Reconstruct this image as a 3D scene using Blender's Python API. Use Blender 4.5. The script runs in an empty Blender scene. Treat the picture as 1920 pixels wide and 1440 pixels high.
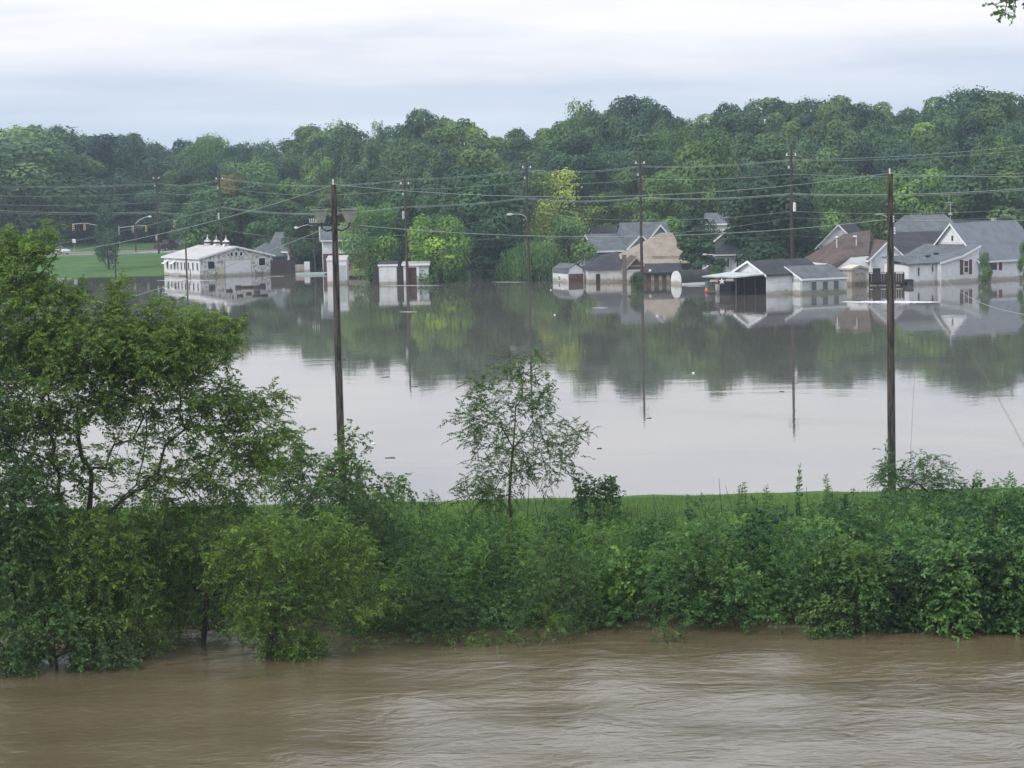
import bpy, math, random
import numpy as np
from mathutils import Vector, Matrix
random.seed(7)
rng = np.random.default_rng(11)
S = bpy.context.scene
COL = S.collection
R = math.radians

# ------------------------------------------------------------------ camera
FPX = 4000.0                      # focal length in photograph pixels (1920 wide)
H = 12.0                          # eye height above the flood water
PITCH = math.atan(378 / FPX)
ROLL = 0.023
fwd = Vector((0, math.cos(PITCH), -math.sin(PITCH)))
up0 = Vector((0, math.sin(PITCH), math.cos(PITCH)))
rt0 = Vector((1, 0, 0))
c_r = rt0 * math.cos(ROLL) - up0 * math.sin(ROLL)
c_u = up0 * math.cos(ROLL) + rt0 * math.sin(ROLL)
cam_d = bpy.data.cameras.new('camera')
cam = bpy.data.objects.new('camera', cam_d)
COL.objects.link(cam)
M = Matrix((c_r, c_u, -fwd)).transposed().to_4x4()
M.translation = Vector((0, 0, H))
cam.matrix_world = M
cam_d.sensor_width = 36
cam_d.lens = 36 * FPX / 1920
cam_d.clip_start = 0.5
cam_d.clip_end = 6000
S.camera = cam

# ------------------------------------------------------------------ world: overcast sky
W = bpy.data.worlds.new('World')
S.world = W
W.use_nodes = True
nt = W.node_tree
nt.nodes.clear()
def N(t, typ, **kw):
    n = t.nodes.new(typ)
    for k, v in kw.items():
        setattr(n, k, v)
    return n
def L(t, a, b):
    t.links.new(a, b)
def ramp(t, stops, interp='LINEAR'):
    n = N(t, 'ShaderNodeValToRGB')
    cr = n.color_ramp
    cr.interpolation = interp
    while len(cr.elements) < len(stops):
        cr.elements.new(0.5)
    for e, (p, c) in zip(cr.elements, stops):
        e.position = p
        e.color = (*c, 1) if len(c) == 3 else c
    return n
def mth(t, op, a, b=None):
    n = N(t, 'ShaderNodeMath', operation=op)
    for i, v in enumerate((a, b)):
        if v is None:
            continue
        if isinstance(v, (int, float)):
            n.inputs[i].default_value = v
        else:
            L(t, v, n.inputs[i])
    return n.outputs[0]
tc = N(nt, 'ShaderNodeTexCoord')
mp = N(nt, 'ShaderNodeMapping')
mp.inputs['Scale'].default_value = (3.2, 3.2, 26)
L(nt, tc.outputs['Generated'], mp.inputs['Vector'])
nz = N(nt, 'ShaderNodeTexNoise')
nz.inputs['Scale'].default_value = 1.0
nz.inputs['Detail'].default_value = 6
nz.inputs['Roughness'].default_value = 0.5
L(nt, mp.outputs[0], nz.inputs['Vector'])
sp = N(nt, 'ShaderNodeSeparateXYZ')
L(nt, tc.outputs['Generated'], sp.inputs[0])
z1 = mth(nt, 'ABSOLUTE', sp.outputs['Z'])
z2 = mth(nt, 'SUBTRACT', nz.outputs['Fac'], 0.5)
z3 = mth(nt, 'MULTIPLY', z2, 0.045)
z4 = mth(nt, 'ADD', z1, z3)
rp = ramp(nt, [(0.0, (.64, .72, .84)), (.020, (.67, .745, .86)), (.030, (.60, .67, .785)), (.045, (.60, .665, .775)),
               (.054, (.72, .745, .82)), (.066, (.82, .82, .865)), (.085, (.86, .855, .89)), (.125, (.94, .925, .955)), (.18, (.92, .93, .98)),
               (.30, (.90, .93, .98)), (.55, (.96, 1.0, 1.08)), (1.0, (1.2, 1.25, 1.36))])
L(nt, z4, rp.inputs[0])
mp_b = N(nt, 'ShaderNodeMapping')
mp_b.inputs['Scale'].default_value = (5.5, 5.5, 44)
mp_b.inputs['Location'].default_value = (3.1, 1.7, .4)
L(nt, tc.outputs['Generated'], mp_b.inputs['Vector'])
nz_b = N(nt, 'ShaderNodeTexNoise')
nz_b.inputs['Scale'].default_value = 1.0
nz_b.inputs['Detail'].default_value = 5
nz_b.inputs['Roughness'].default_value = .55
L(nt, mp_b.outputs[0], nz_b.inputs['Vector'])
rb_ = ramp(nt, [(.36, (.85, .885, .93)), (.48, (.96, .97, .99)), (.62, (1.05, 1.04, 1.03))])
L(nt, nz_b.outputs['Fac'], rb_.inputs[0])
cm_ = N(nt, 'ShaderNodeMix', data_type='RGBA', blend_type='MULTIPLY')
cm_.inputs[0].default_value = 1.0
L(nt, rp.outputs[0], cm_.inputs[6])
L(nt, rb_.outputs[0], cm_.inputs[7])
sky = N(nt, 'ShaderNodeTexSky', sky_type='NISHITA')
sky.sun_disc = False
sky.sun_elevation = R(42)
sky.sun_rotation = R(238)
bgA = N(nt, 'ShaderNodeBackground')
bgA.inputs[1].default_value = 1.0
bgB = N(nt, 'ShaderNodeBackground')
bgB.inputs[1].default_value = 0.10
L(nt, cm_.outputs[2], bgA.inputs[0])
L(nt, sky.outputs[0], bgB.inputs[0])
mx = N(nt, 'ShaderNodeMixShader')
mx.inputs[0].default_value = 0.08
L(nt, bgA.outputs[0], mx.inputs[1])
L(nt, bgB.outputs[0], mx.inputs[2])
wo = N(nt, 'ShaderNodeOutputWorld')
L(nt, mx.outputs[0], wo.inputs[0])

# ------------------------------------------------------------------ weak sun behind cloud
sd = bpy.data.lights.new('sun', 'SUN')
sd.energy = 1.5
sd.angle = R(11)
sd.color = (1.0, .95, .87)
sun = bpy.data.objects.new('sun', sd)
COL.objects.link(sun)
az, el = R(238), R(42)            # behind the camera, a little to the left
sv = Vector((math.sin(az) * math.cos(el), math.cos(az) * math.cos(el), math.sin(el)))
sun.rotation_euler = sv.to_track_quat('Z', 'Y').to_euler()
sun.location = sv * 200

S.view_settings.view_transform = 'Standard'
S.view_settings.look = 'None'
S.view_settings.exposure = 0.32
S.view_settings.gamma = 1
S.view_settings.use_curve_mapping = False
S.render.engine = 'CYCLES'
S.cycles.use_denoising = True
S.cycles.max_bounces = 7
S.cycles.diffuse_bounces = 2
S.cycles.glossy_bounces = 3
S.cycles.transmission_bounces = 2
S.cycles.transparent_max_bounces = 6
S.cycles.volume_bounces = 0
S.cycles.caustics_reflective = False
S.cycles.caustics_refractive = False

# ------------------------------------------------------------------ layout helpers
def ray(px, py):
    return fwd + c_r * ((px - 960) / FPX) + c_u * ((720 - py) / FPX)
def at(px, py, Y):                # a point at depth Y seen in that direction
    d = ray(px, py)
    return Vector((0, 0, H)) + d * (Y / d.y)
def on(px, py, z=0.0):            # a point at height z seen in that direction
    d = ray(px, py)
    return Vector((0, 0, H)) + d * ((z - H) / d.z)
def zat(px, py, Y):
    return at(px, py, Y).z

# ------------------------------------------------------------------ materials
MATS = {}
def principled(name, col, rough=.7, metal=0, spec=.3, noise=0, nscale=4, bump=0, bscale=20, col2=None, stretch=(1, 1, 1), mixpos=(.35, .65), coord='Object'):
    m = bpy.data.materials.new(name)
    m.use_nodes = True
    t = m.node_tree
    b = t.nodes['Principled BSDF']
    b.inputs['Base Color'].default_value = (*col, 1)
    b.inputs['Roughness'].default_value = rough
    b.inputs['Metallic'].default_value = metal
    b.inputs['Specular IOR Level'].default_value = spec
    if noise or col2 or bump:
        tcn = N(t, 'ShaderNodeTexCoord')
        mpn = N(t, 'ShaderNodeMapping')
        mpn.inputs['Scale'].default_value = stretch
        L(t, tcn.outputs[coord], mpn.inputs[0])
    if noise or col2:
        nn = N(t, 'ShaderNodeTexNoise')
        nn.inputs['Scale'].default_value = nscale
        nn.inputs['Detail'].default_value = 7
        nn.inputs['Roughness'].default_value = .62
        L(t, mpn.outputs[0], nn.inputs['Vector'])
        c2 = col2 or tuple(c * (1 - noise) for c in col)
        c1 = col if col2 else tuple(min(1, c * (1 + noise * .4)) for c in col)
        r = ramp(t, [(mixpos[0], c2), (mixpos[1], c1)])
        L(t, nn.outputs['Fac'], r.inputs[0])
        L(t, r.outputs[0], b.inputs['Base Color'])
    if bump:
        n2 = N(t, 'ShaderNodeTexNoise')
        n2.inputs['Scale'].default_value = bscale
        n2.inputs['Detail'].default_value = 4
        L(t, mpn.outputs[0], n2.inputs['Vector'])
        bp = N(t, 'ShaderNodeBump')
        bp.inputs['Strength'].default_value = bump
        bp.inputs['Distance'].default_value = .05
        L(t, n2.outputs['Fac'], bp.inputs['Height'])
        L(t, bp.outputs[0], b.inputs['Normal'])
    MATS[name] = m
    return m
def siding(name, col, pitch=.18, depth=.03):
    """painted clapboards: saw-tooth relief plus uneven grime"""
    m = principled(name, col, .55, noise=.16, nscale=1.2, stretch=(1, 1, 2.2))
    t = m.node_tree
    b = t.nodes['Principled BSDF']
    tcn = N(t, 'ShaderNodeTexCoord')
    s = N(t, 'ShaderNodeSeparateXYZ')
    L(t, tcn.outputs['Object'], s.inputs[0])
    f = mth(t, 'FRACT', mth(t, 'DIVIDE', s.outputs['Z'], pitch))
    bp = N(t, 'ShaderNodeBump')
    bp.invert = True
    bp.inputs['Strength'].default_value = .8
    bp.inputs['Distance'].default_value = depth
    L(t, f, bp.inputs['Height'])
    L(t, bp.outputs[0], b.inputs['Normal'])
    return m
def stain(m):
    """brown silt line left by the flood on a wall standing in it (object z = 0 is the water)"""
    t = m.node_tree
    b = t.nodes['Principled BSDF']
    tcn = N(t, 'ShaderNodeTexCoord')
    s_ = N(t, 'ShaderNodeSeparateXYZ')
    L(t, tcn.outputs['Object'], s_.inputs[0])
    n_ = N(t, 'ShaderNodeTexNoise')
    n_.inputs['Scale'].default_value = 1.4
    n_.inputs['Detail'].default_value = 5
    L(t, tcn.outputs['Object'], n_.inputs['Vector'])
    h_ = mth(t, 'SUBTRACT', s_.outputs['Z'], mth(t, 'MULTIPLY', n_.outputs['Fac'], .45))
    r_ = ramp(t, [(0.0, (.55, .50, .43)), (.12, (.72, .68, .62)), (.2, (.93, .92, .90)), (.5, (1, 1, 1))])
    L(t, h_, r_.inputs[0])
    mc = N(t, 'ShaderNodeMix', data_type='RGBA', blend_type='MULTIPLY')
    mc.inputs[0].default_value = 1
    src = b.inputs['Base Color'].links[0].from_socket
    L(t, src, mc.inputs[6])
    L(t, r_.outputs[0], mc.inputs[7])
    L(t, mc.outputs[2], b.inputs['Base Color'])
def shingle(name, col, var=.3):
    m = principled(name, col, .9, spec=.15, noise=var, nscale=.9, stretch=(1, 1, 1))
    t = m.node_tree
    b = t.nodes['Principled BSDF']
    src = b.inputs['Base Color'].links[0].from_socket
    tcn = N(t, 'ShaderNodeTexCoord')
    n2 = N(t, 'ShaderNodeTexNoise')
    n2.inputs['Scale'].default_value = 5
    n2.inputs['Detail'].default_value = 3
    mp2 = N(t, 'ShaderNodeMapping')
    mp2.inputs['Scale'].default_value = (1, 1, 5)
    L(t, tcn.outputs['Object'], mp2.inputs[0])
    L(t, mp2.outputs[0], n2.inputs['Vector'])
    mc = N(t, 'ShaderNodeMix', data_type='RGBA', blend_type='MULTIPLY')
    mc.inputs[0].default_value = .55
    r2 = ramp(t, [(.3, (.6, .6, .6)), (.7, (1.15, 1.15, 1.15))])
    L(t, n2.outputs['Fac'], r2.inputs[0])
    L(t, src, mc.inputs[6])
    L(t, r2.outputs[0], mc.inputs[7])
    L(t, mc.outputs[2], b.inputs['Base Color'])
    return m
WHITE = siding('white_siding', (.78, .80, .82))
WHITE2 = principled('white_paint', (.80, .81, .83), .5, noise=.12, nscale=2)
BRIGHT = principled('bright_white_trim', (.84, .85, .86), .45)
CREAM = principled('cream_paint', (.66, .62, .47), .6, noise=.15)
BEIGE = principled('beige_boards', (.46, .42, .37), .8, noise=.22, nscale=2, stretch=(3, 3, .5))
GREYWALL = principled('pale_grey_siding', (.50, .54, .54), .7, noise=.16, nscale=1.6)
BLUEGREY = siding('blue_grey_siding', (.19, .24, .27))
PEEL = principled('peeling_white_block', (.74, .74, .73), .85, col2=(.20, .185, .17), nscale=2.3, mixpos=(.38, .53), bump=.6, bscale=9)
BLOCKW = principled('white_block', (.66, .65, .63), .85, col2=(.42, .40, .38), nscale=1.3, mixpos=(.30, .52), bump=.4, bscale=7)
for m_ in (WHITE, WHITE2, CREAM, BEIGE, GREYWALL, PEEL, BLOCKW):
    stain(m_)
BRICKR = principled('dark_red_brick', (.17, .075, .065), .85, noise=.35, nscale=6)
ROOFG = shingle('grey_shingle', (.15, .165, .18))
ROOFB = shingle('blue_grey_shingle', (.185, .205, .235), .18)
ROOFD = shingle('dark_shingle', (.065, .065, .075))
ROOFBR = shingle('brown_shingle', (.135, .105, .095))
ROOFT = shingle('tan_shingle', (.36, .31, .255), .22)
ROOFM = principled('pale_metal_roof', (.52, .50, .49), .55, noise=.2, nscale=.8)
TARP = principled('grey_canvas', (.12, .14, .15), .8, noise=.2)
DARKW = principled('dark_wood', (.045, .035, .032), .85, noise=.4, nscale=5)
BROWNW = principled('brown_boards', (.12, .085, .07), .85, noise=.35, nscale=3, stretch=(4, 4, .4))
DOORR = principled('dark_red_door', (.09, .03, .03), .7, noise=.3)
DOORB = principled('brown_door', (.15, .085, .07), .75, noise=.25)
GLASS = principled('window_glass', (.02, .025, .03), .12, spec=.6)
DARKIN = principled('dark_interior', (.02, .02, .022), .95, spec=.05)
SHUT = principled('maroon_shutter', (.17, .04, .055), .6)
POLE = principled('weathered_pole', (.115, .098, .085), .9, col2=(.030, .026, .024), nscale=2.6, stretch=(5, 5, .5), mixpos=(.42, .56), bump=1, bscale=9)
POLE2 = principled('red_brown_pole', (.095, .055, .05), .9, col2=(.05, .034, .032), nscale=2, stretch=(5, 5, .3))
STEEL = principled('galvanised_steel', (.48, .49, .48), .45, metal=.3, noise=.12)
WIREM = principled('aluminium_wire', (.30, .35, .33), .6, metal=.0)
WIRED = principled('dark_cable', (.13, .14, .13), .7)
CERAM = principled('porcelain', (.75, .76, .77), .25)
TAN = principled('weathered_lamp_housing', (.30, .30, .27), .7, noise=.3, nscale=6)
YEL = principled('signal_yellow', (.62, .50, .26), .5)
BLACK = principled('black_rubber', (.02, .02, .02), .7)
CONC = principled('weathered_concrete', (.17, .15, .145), .9, noise=.3)
CARW = principled('white_car_paint', (.78, .78, .80), .25, spec=.6)
CARR = principled('maroon_car_paint', (.075, .018, .022), .3, spec=.6)
CARD = principled('charcoal_car_paint', (.03, .032, .04), .3, spec=.6)
REDL = principled('red_plastic', (.5, .03, .02), .4)
ORANGE = principled('orange_plastic', (.75, .16, .05), .5)
GREENP = principled('faded_green_paint', (.09, .19, .14), .6, noise=.2)
BLUEP = principled('blue_plastic', (.03, .16, .30), .5)
ROAD = principled('road_surface', (.17, .165, .165), .9, noise=.22, nscale=.25)
GLINT = principled('pale_glint', (.66, .67, .69), .35, noise=.12, nscale=1.5)  # pale colour standing for sky glints on ruffled water
LOG = principled('wet_driftwood', (.05, .038, .032), .6, noise=.3)
BARK = principled('bark', (.075, .062, .05), .95, noise=.4, nscale=5, stretch=(1, 1, .3))
PALEB = principled('pale_bark', (.26, .25, .22), .9, noise=.35, nscale=3)
ICOL = principled('ice_green_door', (.45, .55, .53), .6)

def leafmat(name, ca, cb, trans=.28, rough=.6):
    m = bpy.data.materials.new(name)
    m.use_nodes = True
    t = m.node_tree
    t.nodes.clear()
    a = N(t, 'ShaderNodeAttribute', attribute_name='tint')
    r = ramp(t, [(0, cb), (.55, ca), (1.0, (ca[0] * 2.0, ca[1] * 1.75, ca[2] * 1.35))])
    L(t, a.outputs['Fac'], r.inputs[0])
    oi = N(t, 'ShaderNodeObjectInfo')
    mc = N(t, 'ShaderNodeMix', data_type='RGBA', blend_type='MULTIPLY')
    mc.inputs[0].default_value = 1
    L(t, r.outputs[0], mc.inputs[6])
    L(t, oi.outputs['Color'], mc.inputs[7])
    d = N(t, 'ShaderNodeBsdfPrincipled')
    d.inputs['Roughness'].default_value = rough
    d.inputs['Specular IOR Level'].default_value = .22
    tr = N(t, 'ShaderNodeBsdfTranslucent')
    L(t, mc.outputs[2], d.inputs['Base Color'])
    L(t, mc.outputs[2], tr.inputs['Color'])
    ms = N(t, 'ShaderNodeMixShader')
    ms.inputs[0].default_value = trans
    L(t, d.outputs[0], ms.inputs[1])
    L(t, tr.outputs[0], ms.inputs[2])
    o = N(t, 'ShaderNodeOutputMaterial')
    L(t, ms.outputs[0], o.inputs[0])
    return m
LEAF_FAR = leafmat('far_leaves', (.120, .186, .086), (.034, .068, .052))
LEAF_NEAR = leafmat('near_leaves', (.190, .275, .070), (.058, .105, .036), .42, .5)
LEAF_BRUSH = leafmat('brush_leaves', (.108, .198, .060), (.019, .048, .023), .36, .5)
GRASSM = leafmat('grass_blades', (.15, .26, .075), (.085, .165, .055), .3)

# ------------------------------------------------------------------ object helpers
def tag(o, label=None, cat=None, group=None, kind=None):
    if label: o['label'] = label
    if cat: o['category'] = cat
    if group: o['group'] = group
    if kind: o['kind'] = kind
    return o
def empty(name, loc=(0, 0, 0), rz=0, label=None, cat=None, group=None):
    o = bpy.data.objects.new(name, None)
    o.empty_display_size = .5
    COL.objects.link(o)
    o.location = loc
    o.rotation_euler = (0, 0, rz)
    return tag(o, label, cat, group)
def link_mesh(name, me, mat, parent=None, smooth=False):
    o = bpy.data.objects.new(name, me)
    COL.objects.link(o)
    if mat is not None and not me.materials:
        me.materials.append(mat)
    if parent is not None:
        o.parent = parent
    if smooth:
        me.polygons.foreach_set('use_smooth', [True] * len(me.polygons))
    return o
def np_mesh(name, verts, quads=None, tris=None, tint=None):
    """fast mesh from numpy arrays"""
    me = bpy.data.meshes.new(name)
    verts = np.asarray(verts, dtype=np.float32).reshape(-1, 3)
    parts, sizes = [], []
    if quads is not None and len(quads):
        parts.append(np.asarray(quads, dtype=np.int32).reshape(-1)); sizes.append(np.full(len(quads), 4, dtype=np.int32))
    if tris is not None and len(tris):
        parts.append(np.asarray(tris, dtype=np.int32).reshape(-1)); sizes.append(np.full(len(tris), 3, dtype=np.int32))
    loops = np.concatenate(parts)
    sz = np.concatenate(sizes)
    st = np.concatenate(([0], np.cumsum(sz)[:-1])).astype(np.int32)
    me.vertices.add(len(verts)); me.vertices.foreach_set('co', verts.reshape(-1))
    me.loops.add(len(loops)); me.loops.foreach_set('vertex_index', loops)
    me.polygons.add(len(sz)); me.polygons.foreach_set('loop_start', st)
    try:
        me.polygons.foreach_set('loop_total', sz)
    except Exception:
        pass
    if tint is not None:
        at_ = me.attributes.new('tint', 'FLOAT', 'FACE')
        at_.data.foreach_set('value', np.asarray(tint, dtype=np.float32))
    me.update(calc_edges=True)
    return me
class MB:
    """collects simple solids, then links them as ONE mesh"""
    def __init__(s):
        s.v, s.f = [], []
    def add(s, vs, fs):
        n = len(s.v)
        s.v += [tuple(v) for v in vs]
        s.f += [tuple(i + n for i in f) for f in fs]
        return s
    def box(s, x0, x1, y0, y1, z0, z1):
        return s.add([(x0, y0, z0), (x1, y0, z0), (x1, y1, z0), (x0, y1, z0), (x0, y0, z1), (x1, y0, z1), (x1, y1, z1), (x0, y1, z1)],
                     [(0, 3, 2, 1), (4, 5, 6, 7), (0, 1, 5, 4), (1, 2, 6, 5), (2, 3, 7, 6), (3, 0, 4, 7)])
    def prism(s, poly, ax, a0, a1):
        """poly: 2D points extruded along axis ax ('x': poly is (y,z); 'y': (x,z); 'z': (x,y))"""
        n = len(poly)
        def p3(p, a):
            return (a, p[0], p[1]) if ax == 'x' else ((p[0], a, p[1]) if ax == 'y' else (p[0], p[1], a))
        vs = [p3(p, a0) for p in poly] + [p3(p, a1) for p in poly]
        fs = [tuple(range(n))[::-1], tuple(range(n, 2 * n))] + [(i, (i + 1) % n, n + (i + 1) % n, n + i) for i in range(n)]
        return s.add(vs, fs)
    def bar(s, a, b, r, r2=None, n=8):
        a, b = Vector(a), Vector(b)
        r2 = r if r2 is None else r2
        d = (b - a).normalized()
        p = d.orthogonal().normalized()
        q = d.cross(p)
        vs = []
        for c, rr in ((a, r), (b, r2)):
            for i in range(n):
                t = 2 * math.pi * i / n
                vs.append(c + p * (rr * math.cos(t)) + q * (rr * math.sin(t)))
        return s.add(vs, [tuple(range(n))[::-1], tuple(range(n, 2 * n))] + [(i, (i + 1) % n, n + (i + 1) % n, n + i) for i in range(n)])
    def lathe(s, c, prof, n=12, axis='z'):
        vs, fs = [], []
        for (r, h) in prof:
            for i in range(n):
                t = 2 * math.pi * i / n
                x, y = r * math.cos(t), r * math.sin(t)
                v = (x, y, h) if axis == 'z' else ((h, x, y) if axis == 'x' else (x, h, y))
                vs.append((c[0] + v[0], c[1] + v[1], c[2] + v[2]))
        for k in range(len(prof) - 1):
            for i in range(n):
                fs.append((k * n + i, k * n + (i + 1) % n, (k + 1) * n + (i + 1) % n, (k + 1) * n + i))
        fs.append(tuple(range(n))[::-1])
        fs.append(tuple((len(prof) - 1) * n + i for i in range(n)))
        return s.add(vs, fs)
    def path(s, pts, r, n=6):
        for a, b in zip(pts[:-1], pts[1:]):
            s.bar(a, b, r, None, n)
        return s
    def build(s, name, mat, parent=None, smooth=False):
        me = bpy.data.meshes.new(name)
        me.from_pydata(s.v, [], s.f)
        me.update()
        return link_mesh(name, me, mat, parent, smooth)

# ------------------------------------------------------------------ terrain
def sstep(a, b, x):
    t = np.clip((x - a) / (b - a), 0, 1)
    return t * t * (3 - 2 * t)
def ground(x, y):
    x = np.asarray(x, dtype=float); y = np.asarray(y, dtype=float)
    bank = np.where(y < 22, 11.2 * (1 - sstep(-8, 20, y)) - 2, -2.0)
    wob = .5 * np.sin(x * .31 + 1) + .35 * np.sin(x * .83)
    lev = -2 + 3.36 * sstep(47 + wob, 69.5, y)
    lev = np.where(y > 70.5, 1.36 - 3.36 * sstep(70.5, 85, y), lev)
    lev = np.where((y >= 69.5) & (y <= 70.5), 1.36, lev)
    shore = 300 + 10 * sstep(-47, -30, x) - 4 * sstep(-60, -90, x)
    s_ = np.clip(y - shore, -40, 400)
    land = np.where(s_ < 0, np.maximum(s_ * .09, -2.0), 0)
    left = 1 - sstep(-45, -20, x)
    lawn = 1.6 * sstep(0, 50, s_) + .9 * sstep(75, 130, s_) + .035 * np.clip(s_ - 120, 0, 90)
    hill = .8 * sstep(0, 30, s_) + (2.2 + 7.5 * sstep(-20, 70, x)) * sstep(15, 92, s_)
    land = land + np.where(s_ > 0, left * lawn + (1 - left) * hill, 0)
    z = np.where(y < 30, bank, np.where(y < 90, lev, land))
    z = np.where((y >= 85) & (y < 200), -2.0, z)
    return z
def gz(x, y):
    return float(ground(x, y))
xs = np.concatenate([np.array([-2500, -1200, -600, -300, -220, -180]), np.arange(-160, -40, 4), np.arange(-40, 40, .7), np.arange(40, 164, 4), np.array([180, 220, 300, 600, 1200, 2500])])
ys = np.concatenate([np.arange(-60, 30, 3), np.arange(30, 46, 4), np.arange(46, 90, .6), np.arange(90, 280, 15), np.arange(280, 480, 3), np.array([500, 560, 700, 1000, 1600, 3200])])
XX, YY = np.meshgrid(xs, ys)
ZZ = ground(XX, YY)
ZZ += np.where((YY > 55) & (YY < 78), .05 * np.sin(XX * 1.7) * np.sin(YY * 1.3 + XX * .4), 0)
nx, ny = len(xs), len(ys)
idx = np.arange(nx * ny).reshape(ny, nx)
q = np.stack([idx[:-1, :-1], idx[:-1, 1:], idx[1:, 1:], idx[1:, :-1]], -1).reshape(-1, 4)
GROUND = principled('grassy_ground', (.085, .165, .050), .95, spec=.08, col2=(.058, .118, .038), nscale=.22, mixpos=(.35, .65), bump=.5, bscale=3, coord='Object')
me = np_mesh('ground', np.stack([XX, YY, ZZ], -1), q)
tag(link_mesh('ground', me, GROUND, smooth=True), 'grassy ground of the levee, flooded plain and wooded hillside', kind='structure')

# ------------------------------------------------------------------ water
def fractal(nx_, ny_, lx, ly, p, seed):
    """band-limited random surface, stretched lx : ly"""
    r = np.random.default_rng(seed)
    f = np.fft.fft2(r.standard_normal((ny_, nx_)))
    kx = np.fft.fftfreq(nx_)[None, :] * lx
    ky = np.fft.fftfreq(ny_)[:, None] * ly
    k = np.sqrt(kx ** 2 + ky ** 2)
    g = np.exp(-((k) ** 2) * 2) * k ** p
    o = np.real(np.fft.ifft2(f * g))
    return o / o.std()
def watermat(name, base, ior, rough, layers, murk=1.0):
    """muddy water: diffuse silt under a Fresnel surface; layers = (scale xyz, strength, distance)"""
    m = bpy.data.materials.new(name)
    m.use_nodes = True
    t = m.node_tree
    t.nodes.clear()
    tcn = N(t, 'ShaderNodeTexCoord')
    prev = None
    for (sc, st, dist, det) in layers:
        mpn = N(t, 'ShaderNodeMapping')
        mpn.inputs['Scale'].default_value = sc
        L(t, tcn.outputs['Object'], mpn.inputs[0])
        n_ = N(t, 'ShaderNodeTexNoise')
        n_.inputs['Scale'].default_value = 1
        n_.inputs['Detail'].default_value = det
        n_.inputs['Roughness'].default_value = .55
        n_.inputs['Distortion'].default_value = 1.1
        L(t, mpn.outputs[0], n_.inputs['Vector'])
        bp = N(t, 'ShaderNodeBump')
        bp.inputs['Strength'].default_value = st
        bp.inputs['Distance'].default_value = dist
        L(t, n_.outputs['Fac'], bp.inputs['Height'])
        if prev is not None:
            L(t, prev.outputs[0], bp.inputs['Normal'])
        prev = bp
    mp3 = N(t, 'ShaderNodeMapping')
    mp3.inputs['Scale'].default_value = (.06, .25, 1)
    L(t, tcn.outputs['Object'], mp3.inputs[0])
    n3 = N(t, 'ShaderNodeTexNoise')
    n3.inputs['Scale'].default_value = 1
    n3.inputs['Detail'].default_value = 5
    L(t, mp3.outputs[0], n3.inputs['Vector'])
    r = ramp(t, [(.3, tuple(c * .8 for c in base)), (.7, tuple(c * 1.15 for c in base))])
    L(t, n3.outputs['Fac'], r.inputs[0])
    d = N(t, 'ShaderNodeBsdfDiffuse')
    L(t, r.outputs[0], d.inputs['Color'])
    g = N(t, 'ShaderNodeBsdfGlossy')
    g.inputs['Roughness'].default_value = rough
    g.inputs['Color'].default_value = (.97, .97, .97, 1)
    fr = N(t, 'ShaderNodeFresnel')
    fr.inputs['IOR'].default_value = ior
    L(t, prev.outputs[0], g.inputs['Normal'])
    L(t, prev.outputs[0], fr.inputs['Normal'])
    ms = N(t, 'ShaderNodeMixShader')
    L(t, fr.outputs[0], ms.inputs[0])
    L(t, d.outputs[0], ms.inputs[1])
    L(t, g.outputs[0], ms.inputs[2])
    o = N(t, 'ShaderNodeOutputMaterial')
    L(t, ms.outputs[0], o.inputs[0])
    return m
LAKEM = watermat('calm_flood_water', (.120, .112, .095), 2.3, .006,
                 [((.12, .22, 1), .25, .02, 2), ((1.2, 1.8, 1), .11, .012, 4)])
RIVM = watermat('muddy_river_water', (.140, .106, .062), 2.3, .02,
                 [((.40, .65, 1), .7, .10, 3), ((1.5, 2.5, 1), .8, .045, 5), ((6, 9, 1), .8, .012, 4)])
lk = np_mesh('flood_water', [(-900, 71.5, 0), (900, 71.5, 0), (900, 330, 0), (-900, 330, 0)], [(0, 1, 2, 3)])
tag(link_mesh('flood_water', lk, LAKEM), 'calm flood water mirroring trees, houses and pale sky', kind='structure')
rx = np.concatenate([np.array([-400, -150, -60, -35]), np.linspace(-24, 24, 340), np.array([35, 60, 150, 400])])
ry = np.concatenate([np.array([12, 20, 28, 34]), np.linspace(38, 60, 200), np.array([63, 68.5])])
RX, RY = np.meshgrid(rx, ry)
w = fractal(340, 200, 16, 14, 1.2, 3) * .006 + fractal(340, 200, 46, 26, 1.0, 5) * .026
RZ = np.zeros_like(RX)
fade = sstep(-24, -18, RX) * (1 - sstep(18, 24, RX)) * sstep(38, 40, RY) * (1 - sstep(56, 59, RY))
RZ[4:204, 4:344] = w
RZ *= fade
nx, ny = len(rx), len(ry)
idx = np.arange(nx * ny).reshape(ny, nx)
q = np.stack([idx[:-1, :-1], idx[:-1, 1:], idx[1:, 1:], idx[1:, :-1]], -1).reshape(-1, 4)
tag(link_mesh('river_water', np_mesh('river_water', np.stack([RX, RY, RZ], -1), q), RIVM, smooth=True),
    'fast muddy brown river water with streaked ripples', kind='structure')

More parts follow.
